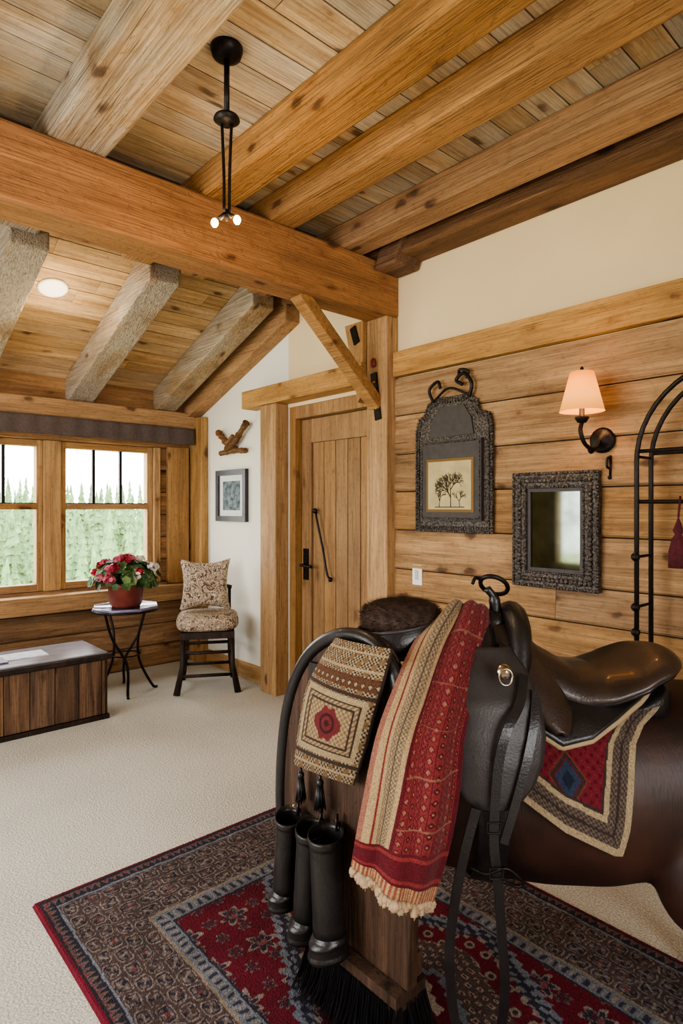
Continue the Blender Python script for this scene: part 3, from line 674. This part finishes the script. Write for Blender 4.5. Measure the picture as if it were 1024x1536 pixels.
# ------------------------------------------------------------------ horse + tack, local frame (a right, b toward viewer side, z up)
HO=Vector((1.1464,1.2823,0)); HA=Vector((.7455,-.6665,0)); HB=Vector((-.6665,-.7455,0))
def G(a,bb,z): return HO+HA*a+HB*bb+Vector((0,0,z))
AS=[.12,.16,.24,.34,.44,.54,.70,.85,.98,1.10,1.20,1.27]
TOP=[.86,.94,1.0,1.0,.95,.90,.885,.885,.905,.885,.82,.70]
BOT=[.56,.48,.42,.40,.385,.375,.37,.39,.43,.46,.50,.58]
RB=[.07,.13,.18,.205,.22,.23,.235,.23,.235,.22,.17,.08]
def bp(a,th,off=0.):
    t,bo,rb=interp(a,AS,TOP),interp(a,AS,BOT),interp(a,AS,RB); zc=(t+bo)/2;rz=(t-bo)/2
    s_,c=math.sin(th),math.cos(th)
    return ( (rb+off)*math.copysign(abs(s_)**.9,s_), zc+(rz+off)*c)
m_horse,nt,bs=newmat('horse_coat')
tc=N(nt,'ShaderNodeTexCoord'); n=N(nt,'ShaderNodeTexNoise'); n.inputs['Scale'].default_value=4; n.inputs['Detail'].default_value=6; nt.links.new(tc.outputs['Object'],n.inputs['Vector'])
r=ramp(nt,[(.35,lin(28,17,14)),(.7,lin(70,43,32))]); nt.links.new(n.outputs[0],r.inputs[0]); nt.links.new(r.outputs[0],bs.inputs['Base Color'])
bs.inputs['Roughness'].default_value=.48; bs.inputs['Specular IOR Level'].default_value=.4
n=N(nt,'ShaderNodeTexNoise'); n.inputs['Scale'].default_value=160; mp_=N(nt,'ShaderNodeMapping'); mp_.inputs['Scale'].default_value=(1,1,.15); nt.links.new(tc.outputs['Object'],mp_.inputs[0]); nt.links.new(mp_.outputs[0],n.inputs['Vector'])
bb_=N(nt,'ShaderNodeBump'); bb_.inputs['Strength'].default_value=.25; bb_.inputs['Distance'].default_value=.004; nt.links.new(n.outputs[0],bb_.inputs['Height']); nt.links.new(bb_.outputs[0],bs.inputs['Normal'])
b=B(); 
A2=list(np.linspace(.12,1.27,40)); n=36; v=[]
for a in A2:
    for j in range(n):
        bb,z=bp(a,2*math.pi*j/n); v.append(G(a,bb,z))
b.add(v,[(i*n+j,i*n+(j+1)%n,(i+1)*n+(j+1)%n,(i+1)*n+j) for i in range(len(A2)-1) for j in range(n)]+[tuple(range(n))[::-1],tuple((len(A2)-1)*n+j for j in range(n))],m_horse,True)
def leg(pts,rs): b.tube([G(*p) for p in cr(pts,5)],list(np.interp(np.linspace(0,len(pts)-1,(len(pts)-1)*5+1),range(len(pts)),rs)),m_horse,16)
for sb,da in ((1,0),(-1,.06)):
    leg([(1.05+da,sb*.11,.74),(.975+da,sb*.15,.58),(.91+da,sb*.175,.45),(.94+da,sb*.17,.37),(1.00+da,sb*.155,.28),(1.06+da,sb*.145,.215),(1.05+da,sb*.145,.12),(1.05+da,sb*.145,.06)],[.165,.15,.112,.088,.06,.042,.032,.036])
    b.lathe(G(1.04+da,sb*.145,RZ),[(0,0),(.048,0),(.036,.06),(0,.065)],m_leather,18)
for sb,da in ((0.02,0),(-1,-.02)):
    bb=.02 if sb>0 else -.14
    leg([(.20,bb*.8-.02,.55),(.14,bb-.02,.42),(.09,bb-.06,.30),(.08,bb-.07,.2),(.08,bb-.07,.07)],[.11,.075,.045,.035,.035])
    b.lathe(G(.08,bb-.07,RZ),[(0,0),(.046,0),(.036,.06),(0,.065)],m_leather,18)
b.tube([G(*p) for p in cr([(1.24,0,.80),(1.33,0,.74),(1.37,0,.55),(1.36,0,.35),(1.35,0,.2)],6)],list(np.interp(np.linspace(0,1,25),[0,.2,.6,1],[.03,.04,.05,.015])),m_leather,12)
ho=b.done('horse')
rm=ho.modifiers.new('remesh','REMESH'); rm.mode='VOXEL'; rm.voxel_size=.010; rm.use_smooth_shade=True
sm=ho.modifiers.new('smooth','SMOOTH'); sm.iterations=7; sm.factor=.6
red=np.array(lin(108,32,42)); cre=np.array(lin(160,142,112)); gry=np.array(lin(104,92,80)); dkb=np.array(lin(58,46,42)); blu=np.array(lin(48,58,78)); org=np.array(lin(150,84,64))
D2=math.pi/180
def ar(th): return interp(th/D2,[-90,-60,-20,20,30,40,50,60,75,90,104],[.72,.75,.85,.875,.82,.765,.73,.715,.70,.69,.675])
def thb(a): return interp(a,[.3,.39,.67,.9],[76,82,104,104])*D2
def padp(u,v):
    a=.30+u*(.69-.30); th1=thb(a); th=-1.25+(th1+1.25)*v; aa=.30+u*(ar(th)-.30)
    bb,z=bp(aa,th,.016); return G(aa,bb,z)
def padc(u,v):
    a=.30+u*.39; th1=thb(a); th=-1.25+(th1+1.25)*v; R=.24
    de=(1-u)*(ar(th)-.30); db=(th1-th)*R; d=min(de,db)
    aa=.30+u*(ar(th)-.30); w=th*R
    if d<.016: c=cre
    elif d<.056:
        s_=(aa if db<de else w); k=math.floor(s_/.006)+math.floor(d/.005); c=gry if k%2 else dkb*1.3
        if .033<d<.039 : c=dkb
    elif d<.068: c=cre
    elif d<.074: c=dkb
    else:
        c=red
        x=(aa-.548); y=(w-.290); q=abs(x)*1.25+abs(y); q=math.floor(q/.005)*.005
        p=abs(((x+y)/.026)%1-.5)+abs(((x-y)/.026)%1-.5)
        if p<.28: c=red*.5
        if p>.88: c=org*.5
        if q<.060: c=org*.5
        if q<.052: c=dkb
        if q<.044: c=red*.7
        if q<.036: c=blu
        if q<.016: c=blu*.45
    return c*(.7+.5*random.random())
b=B(); b.grid(padp,190,290,m_vtex,padc); b.done('saddle_blanket',solid=.014,soff=-1)
sd=empty('riding_saddle')
def skth(a): return interp(a,[.40,.48,.54,.62,.70,.78,.86],[36,52,55,50,38,26,10])*D2
def skp(off):
    def f(u,v):
        a=.40+.44*u; T=skth(a); th=-T+2*T*v; bb,z=bp(a,th,off); return G(a,bb,z)
    return f
b=B(); b.grid(skp(.035),50,50,m_leather); b.done('skirt',sd,solid=.016)
b=B(); b.tube([G(a,*bp(a,skth(a),.034)) for a in np.linspace(.43,.84,40)],.0085,plain('felt_cream',lin(160,140,108),.9,bump=.3),8); b.done('skirt_trim',sd)
SA=[.39,.43,.48,.54,.62,.70,.78,.85,.90,.915]
ZT=[1.055,1.08,1.055,1.00,.955,.94,.955,.99,1.0,.985]
SW=[.035,.06,.10,.13,.15,.165,.17,.15,.09,.03]
SD=[.04,.07,.11,.10,.075,.055,.045,.04,.03,.02]
def seat(u,v):
    a=.39+.525*u; s_=2*v-1
    zt=interp(a,SA,ZT); w=interp(a,SA,SW); dr=interp(a,SA,SD)
    return G(a,w*math.sin(s_*math.pi/2),zt-dr*abs(s_)**2.2+(.022*interp(a,[.6,.8,.9],[0,1,0]))*abs(s_)**1.5)
b=B(); b.grid(seat,60,32,m_leatherb); o=b.done('seat',sd,solid=.028,soff=0); 
md=o.modifiers.new('s','SMOOTH'); md.iterations=6
b=B()
for v_ in (0.02,.98): b.tube([seat(u,v_) for u in np.linspace(.05,.99,50)],.008,m_leather,8)
b.done('seat_welt',sd)
b=B()
def panel(u,v):
    a=.44+.43*u; zt=interp(a,SA,ZT)-.035; w=interp(a,SA,SW)*.86; t=interp(a,AS,TOP)
    lo=t-.03; return G(a,w*math.cos(math.pi*v),lo+(zt-interp(a,SA,SD)*.6-lo)*math.sin(math.pi*v)**.35)
b.grid(panel,30,26,m_leather); b.done('panels',sd,solid=.01)
b=B()
pts=cr([(.44,-.21,.86),(.46,-.16,.97),(.475,-.09,1.065),(.48,0,1.10),(.475,.09,1.065),(.46,.15,.98),(.43,.20,.89)],6)
b.tube([G(*p) for p in pts],[.016+.018*math.sin(math.pi*i/(len(pts)-1)) for i in range(len(pts))],m_leather,12)
pts=cr([(.36,-.18,.90),(.37,-.12,1.0),(.39,0,1.06),(.375,.11,1.01),(.355,.17,.93)],6)
b.tube([G(*p) for p in pts],.034,m_leather,14)
b.ball(G(.43,0,1.075),(.045,.045,.035),m_leather,16)
b.done('pommel',sd)
b=B()
b.tube([G(*p) for p in cr([(.435,0,1.09),(.43,0,1.14),(.41,0,1.17)],5)],[.016]*6+[.011]*5,m_leather,10)
ring=[(.430+.038*math.cos(t),.028*math.sin(t),1.178+.026*math.sin(t)-.012*math.cos(t)) for t in np.linspace(0,2*math.pi,29)]
b.tube([G(*p) for p in ring],.0065,m_iron,8,False)
b.tube([G(*p) for p in cr([(.395,.0,1.195),(.375,.01,1.20),(.365,.02,1.185)],4)],.005,m_iron,8)
b.done('horn',sd)
FR=[(1.03,.33,.44,.14),(.98,.300,.465,.195),(.92,.282,.482,.245),(.85,.272,.486,.272),(.79,.270,.475,.284),(.74,.278,.452,.288),(.71,.295,.425,.290),(.690,.325,.39,.290)]
def flap(u,v):
    k=v*(len(FR)-1); zs=[np.interp(k,range(len(FR)),[r[i] for r in FR]) for i in range(4)]
    return G(zs[1]+(zs[2]-zs[1])*u,zs[3]-.018*(2*u-1)**2,zs[0])
b=B(); b.grid(flap,16,42,m_leatherg); b.done('flap',sd,solid=.010)
b=B(); b.tube([flap(0,v) for v in np.linspace(0,1,30)]+[flap(u,1) for u in np.linspace(0.1,.9,8)]+[flap(1,v) for v in np.linspace(1,0,30)],.005,m_leather,8)
c=G(.395,.242,1.0); b.lathe(c,[(0,.014),(.01,.012),(.018,.004),(.02,0),(0,-.004)],m_steel,20,Vector((HB.x,HB.y,.4)).normalized().to_track_quat('Z','Y').to_matrix())
b.tube([c+HB*.012+Vector((.0,0,-.01))+(HA*math.cos(t)*.016+Vector((0,0,1))*math.sin(t)*.02) for t in np.linspace(0,6.283,19)],.003,m_steel,6,False)
b.done('flap_piping',sd)
def lobe(u,v):
    w=[(.42,.50,.11,1.03),(.43,.535,.155,.985),(.445,.56,.19,.94),(.465,.57,.215,.905),(.49,.56,.235,.875),(.52,.55,.245,.858)]
    k=v*(len(w)-1); q=[np.interp(k,range(len(w)),[r[i] for r in w]) for i in range(4)]
    return G(q[0]+(q[1]-q[0])*u,q[2]-.015*(2*u-1)**2,q[3]-.02*u)
b=B(); b.grid(lobe,14,20,m_leatherb); b.done('jockey',sd,solid=.010)
SP=[(.45,.215,.985),(.425,.265,.93),(.385,.303,.88),(.362,.311,.80),(.351,.312,.64),(.362,.308,.531),(.372,.302,.407),(.380,.30,.283),(.366,.30,.17),(.318,.30,.125),(.268,.30,.19),(.251,.30,.34),(.262,.302,.47),(.286,.306,.60),(.312,.306,.70)]
b=B(); b.ribbon([G(*p) for p in cr(SP,6)],.022,.005,m_leather,HA)
b.ribbon([G(*p) for p in cr([(.475,.23,.95),(.455,.275,.88),(.43,.298,.8),(.40,.306,.70),(.375,.308,.62)],6)],.020,.005,m_leather,HA)
for a,z in ((.351,.66),(.357,.555)):
    b.tube([G(a+x,.316,z+y) for x,y in ((-.015,-.012),(.015,-.012),(.015,.012),(-.015,.012),(-.015,-.012))],.0022,m_iron,6,False)
b.tube([G(*p) for p in cr([(.30,.30,.56),(.335,.312,.552),(.38,.312,.565),(.42,.305,.53),(.41,.30,.515),(.37,.31,.535)],5)],.004,m_iron,6)
b.done('stirrup_leather',sd)
b=B()
def girth(u,v):
    a=.34+.075*u; th=(74+212*v)*D2; bb,z=bp(a,th,.010); return G(a,bb,z)
b.grid(girth,4,50,m_leather); b.done('girth',sd,solid=.006)
b=B(); b.grid(lambda u,v:G(.28+.2*u,-(.15+.13*min(1,v*1.6)),1.0-.3*v),8,14,m_leatherg); b.done('flap_far',sd,solid=.01)
LE=[(.31,-.20,.80),(.30,-.13,.98),(.30,-.01,1.095),(.20,.11,1.045),(.13,.215,.945),(.085,.285,.853),(.055,.315,.727),(.037,.325,.64),(.027,.33,.585)]
RE=[(.44,-.22,.80),(.44,-.13,.98),(.415,-.01,1.09),(.375,.12,1.005),(.318,.22,.915),(.283,.285,.853),(.268,.312,.745),(.243,.322,.62),(.205,.33,.505)]
LC=cr(LE,12); RC=cr(RE,12); NB=len(LC)-1
def blk(u,v):
    k=v*NB; i=min(int(k),NB-1); t=k-i
    l=np.array(LC[i])*(1-t)+np.array(LC[i+1])*t; r=np.array(RC[i])*(1-t)+np.array(RC[i+1])*t
    p=l+(r-l)*u; bul=math.sin(math.pi*u)
    fold=.015*math.sin(u*8+v*3)+.010*math.sin(u*17-v*6)
    up=max(0,1-abs(v-.27)/.25)
    p=p+np.array([0,1-up*.6,up])*(bul*.042+fold*bul)
    return G(*p)
Lb=.95;Wb=.22
R1=np.array(lin(128,50,50)); R2=np.array(lin(98,30,38)); pk=np.array(lin(172,116,96)); tn=np.array(lin(180,152,112)); gr=np.array(lin(114,100,84))
def blc(u,v):
    x=u*Wb; y=v*Lb
    if v>.965: c=tn if (int(x/.004)%2) else org
    elif v>.87: 
        c=R2
        if abs(v-.885)<.005 or abs(v-.95)<.005: c=R1*1.15
    elif u<.05: c=pk*.8
    elif u<.18: c=tn if (u<.12 or u>.135) else R1
    elif u<.32:
        c=gr if (int(y/.005)+int(x/.004))%2 else tn*.85
        if abs(u-.25)<.008: c=gr*.6
    elif u<.36: c=tn
    elif u<.385: c=R2
    elif u>.95: c=R2
    else:
        xr=x-.0836; c=R1; col=int(xr/.0155); ph=(y+(col%2)*.012)
        p=abs((xr/.0155)%1-.5)+abs((ph/.024)%1-.5)
        if col%3==0:
            if p<.26: c=pk*.75
            elif p<.42: c=R2
        elif col%3==1:
            if p<.36: c=R2*.8
            if p<.12: c=tn*.7
        else:
            if (int(y/.007)+int(xr/.005))%2: c=R2
            if p<.18: c=org*.7
        if (xr/.0155)%1<.1: c=R2*.8
        if (y/.11)%1<.03: c=pk*.6
    return c*(.68+.5*random.random())
b=B(); b.grid(blk,150,460,m_vtex,blc); 
m_fr2=plain('fringe_yarn',lin(176,150,120),.95)
for i in range(190):
    u=i/189; p=blk(u,1.0); d=Vector((random.uniform(-.016,.016),random.uniform(-.016,.016),-.012-random.random()*.022)); b.tube([p,p+d*.5+HB*random.uniform(-.004,.006),p+d],[.0015,.0013,.0005],m_fr2,4)
b.done('woven_blanket',solid=.010)
b=B()
outl=cr([(1.012,.20),(1.005,.5),(1.012,.8),(1.05,.97),(1.13,1.05),(1.25,1.055),(1.37,1.0),(1.46,.9),(1.52,.75),(1.545,.55),(1.53,.4),(1.44,.28),(1.33,.20)],5)
b.prism(outl,lambda p,t:(t,p[0],p[1]),1.125,1.160,w_board)
b.box((1.16,1.03,.20),(1.20,1.33,.26),w_board)
rim=[(1.128,1.27+(p[0]-1.27)*.985,.5+(p[1]-.5)*.985) for p in outl[8:]]; b.tube(rim,.020,m_leather,10)
b.done('saddle_stand',bevel=.004)
b=B(); m_br=plain('bristle_black',lin(16,15,17),.45)
b.box((1.09,1.02,.155),(1.20,1.36,.198),w_board)
for i in range(4200):
    x=random.uniform(1.085,1.2);y=random.uniform(1.02,1.36); dx=(x-1.143)*.7+random.gauss(0,.01); dy=(y-1.19)*.22+random.gauss(0,.014)
    r=.0016; v=[(x-r,y-r,.17),(x+r,y-r,.17),(x,y+r,.17),(x+dx*.4-r,y+dy*.4-r,.09),(x+dx*.4+r,y+dy*.4-r,.09),(x+dx*.4,y+dy*.4+r,.09),(x+dx,y+dy,.015+random.random()*.012)]
    b.add(v,[(0,1,4,3),(1,2,5,4),(2,0,3,5),(3,4,6),(4,5,6),(5,3,6)],m_br)
b.done('floor_brush')
def boot(y,zt,zb,r,tilt,tx):
    b=B(); c=Vector((1.106-r*1.12,y,zb)); H=zt-zb; nv=60; n=36; v=[]
    M=Matrix.Rotation(tilt,3,'X')@Matrix.Rotation(tx,3,'Y')
    xs=[0,.03,.05,.12,.15,.20,.45,.75,.92,.94,1.]; rs=[1.04,1.14,1.06,1.04,1.10,.90,.84,.96,1.03,1.10,1.10]
    for i in range(nv+1):
        f=i/nv; rr=r*interp(f,xs,rs)
        for j in range(n):
            t=2*math.pi*j/n; q=rr*(1+.06*math.sin(2*t+f*9+y*9)*math.sin(math.pi*f)+.03*math.sin(f*48+2.5*math.sin(t+y*5))*(1 if .2<f<.7 else 0))
            toe=(1+.35*max(0,-math.cos(t)))*(1 if f<.14 else 0)+(0 if f<.14 else 1)
            v.append(c+M@Vector((q*math.cos(t)*toe,q*math.sin(t),H*f+(.10*max(0,f-.8))*math.sin(t+1)*.6)))
    for i in range(10):
        for j in range(n):
            t=2*math.pi*j/n; q=r*.98; v.append(c+M@Vector((q*math.cos(t),q*math.sin(t),H*(1-.03-.09*i))))
    K2=nv+11
    f_=[(i*n+j,i*n+(j+1)%n,(i+1)*n+(j+1)%n,(i+1)*n+j) for i in range(K2-1) for j in range(n)]+[tuple(range(n))[::-1],tuple((K2-1)*n+j for j in range(n))]
    b.add(v,f_,m_leather,True)
    b.tube([c+M@Vector((r*1.05,.008,H-.03)),c+M@Vector((r*1.06,.006,H+.03)),c+M@Vector((r*.9,.0,H+.035)),c+M@Vector((r*.85,0,H-.01))],.004,m_leatherb,6)
    b.done('leather_boot')
boot(1.445,.505,.235,.036,.09,0); boot(1.34,.515,.200,.039,.08,0); boot(1.225,.53,.215,.045,-.06,0)
LQ=cr([(1.250,1.045),(1.315,.97),(1.375,.88),(1.412,.76),(1.44,.640)],6); RQ=cr([(1.035,1.05),(1.06,.97),(1.095,.87),(1.13,.77),(1.175,.665)],6)
def bag(u,v):
    k=v*(len(LQ)-1); i=min(int(k),len(LQ)-2); t=k-i
    l=np.array(LQ[i])*(1-t)+np.array(LQ[i+1])*t; r=np.array(RQ[i])*(1-t)+np.array(RQ[i+1])*t; p=l+(r-l)*u
    th=.016+.030*(math.sin(math.pi*u)*math.sin(math.pi*min(1,v*.93+.05)))**.5
    return (1.112-th,p[0],p[1])
def bagc(u,v):
    x=u*.26; y=v*.42; tan=np.array(lin(166,146,112)); br=np.array(lin(62,46,38)); g2=np.array(lin(122,96,66))
    k=(int(x/.006)+int(y/.007))%2
    c=tan if k else br
    if (int(x/.018)+int(y/.021))%3==0: c=g2
    if .42<v<.86 and .07<u<.93:
        c=tan
        if .46<v<.82 and .13<u<.87:
            c=br
            e=min(u-.13,.87-u)*.26; e2=min(v-.46,.82-v)*.42; ee=min(e,e2)
            if .006<ee<.016: c=tan if (int((x+y)/.008)%2) else g2
            if ee>.022: c=tan
            q=math.hypot((u-.5)*.26,(v-.64)*.42)
            an_=math.atan2(v-.64,u-.5)
            if ee>.022 and (int(x/.008)+int(y/.008))%2==0: c=g2*1.2
            if q<.045+.005*math.cos(6*an_): c=np.array(lin(112,42,44))
            if .020<q<.028 or q<.009: c=np.array(lin(62,20,24))
    elif abs(v-.40)<.012 or abs(v-.88)<.012: c=br
    elif .20<v<.225 or .06<v<.08 or .93<v<.95: c=tan
    elif .26<v<.36: 
        p=abs((x/.022)%1-.5)+abs((y/.03)%1-.5); c=tan if p<.25 else (br if p<.4 else np.array(lin(96,62,40)))
    if u<.02 or u>.98: c=br*.8
    return c*(.65+.6*random.random())
b=B(); b.grid(bag,130,200,m_vtex,bagc); b.box((1.108,1.19,.70),(1.122,1.38,.95),m_leather)
for u in (.16,.5):
    p=Vector(bag(u,1.0)); b.tube([p,p+Vector((0,0,-.02))],.005,m_leather,6)
    b.ball(p+Vector((0,0,-.022)),(.011,.011,.012),m_leather,10)
    for k in range(70):
        t=random.uniform(0,6.283); r=random.uniform(0,1)**.5; q0=p+Vector((.008*r*math.cos(t),.008*r*math.sin(t),-.03)); q1=p+Vector((.018*r*math.cos(t),.018*r*math.sin(t),-.09-random.random()*.012)); b.tube([q0,q1],[.0022,.0010],m_br,4)
b.done('tapestry_saddlebag',solid=0)
b=B(); m_fur=plain('brown_fur',lin(64,46,36),.85,nscale=50,namt=.5); HC=G(.168,.0,1.09)
def fur(u,v):
    t=2*math.pi*u; a=(v-.5)*math.pi
    r=math.cos(a)**.55 if math.cos(a)>0 else 0
    return HC+HA*(.108*r*math.cos(t))+HB*(.10*r*math.sin(t))+Vector((0,0,.05*math.sin(a)))
b.grid(fur,40,18,m_fur)
for i in range(9000):
    u,v=random.random(),random.random()**.8; p=fur(u,v); nn=(p-HC); nn.z*=3; nn=nn.normalized(); e=p+nn*random.uniform(.006,.014)+Vector((random.gauss(0,.005),random.gauss(0,.005),random.gauss(0,.004)))
    t_=nn.orthogonal().normalized()*.0009; b.add([p-t_,p+t_,e],[(0,1,2)],m_fur)
def brim(u,v):
    t=2*math.pi*u; r=1.0+.10*math.sin(math.pi*v); 
    return G(.158,0,0)+HA*(.112*r*math.cos(t))+HB*(.108*r*math.sin(t))+Vector((0,0,1.07-.075*v+.018*math.cos(t)))
b.grid(brim,40,8,m_leather)
b.tube([brim(u,.98) for u in np.linspace(0,1,41)],.006,m_leatherg,8,False); b.tube([brim(u,.0) for u in np.linspace(0,1,41)],.005,m_leatherg,8,False)
b.done('fur_hat')
# ------------------------------------------------------------------ lights
def light(name,kind,loc,e,col,size=.05,**k):
    l=bpy.data.lights.new(name,kind); l.energy=e; l.color=col
    if kind=='POINT': l.shadow_soft_size=size
    o=bpy.data.objects.new(name,l); o.location=loc; COL.objects.link(o); return o
light('sconce_lamp_light','POINT',(LX,LY,1.90),7,(1,.68,.36),.03)
light('pendant_lamp_light','POINT',(QX,QY,CZ-.72),16,(1,.70,.40),.05)
light('recessed_spot_light','POINT',(xl,yl-.1,zl-.22),9,(1,.82,.58),.06)
def portal(loc,rot,sx,sy):
    l=bpy.data.lights.new('sky_portal','AREA'); l.shape='RECTANGLE'; l.size=sx; l.size_y=sy; l.cycles.is_portal=True
    o=bpy.data.objects.new('sky_portal',l); o.location=loc; o.rotation_euler=rot; COL.objects.link(o)
portal(((WA+WB)/2,WY+.17,(WZ0+WZ1)/2),(math.radians(-90),0,0),WB-WA,WZ1-WZ0)
portal((X0-.16,(LO[0]+LO[1])/2,(LO[2]+LO[3])/2),(0,math.radians(-90),0),LO[3]-LO[2],LO[1]-LO[0])  # this and the next portal serve the added fill openings
portal(((BO[0]+BO[1])/2,Y0-.16,(BO[2]+BO[3])/2),(math.radians(90),0,0),BO[1]-BO[0],BO[3]-BO[2])
w=bpy.data.worlds.new('World'); S.world=w; w.use_nodes=True; nt=w.node_tree; bg=nt.nodes['Background']
bg.inputs[0].default_value=(.97,.98,1.,1); bg.inputs[1].default_value=11.5
cam=bpy.data.cameras.new('Camera'); cam.sensor_fit='VERTICAL'; cam.sensor_height=36; cam.sensor_width=24; cam.lens=915/1536*36; cam.shift_y=-8/1536; cam.clip_start=.05; cam.clip_end=300
co=bpy.data.objects.new('Camera',cam); co.location=(0,0,1.4); co.rotation_euler=(math.radians(90),0,-math.radians(41.8)); COL.objects.link(co); S.camera=co
S.view_settings.view_transform='AgX'; S.view_settings.look='AgX - Medium High Contrast'; S.view_settings.exposure=0.0
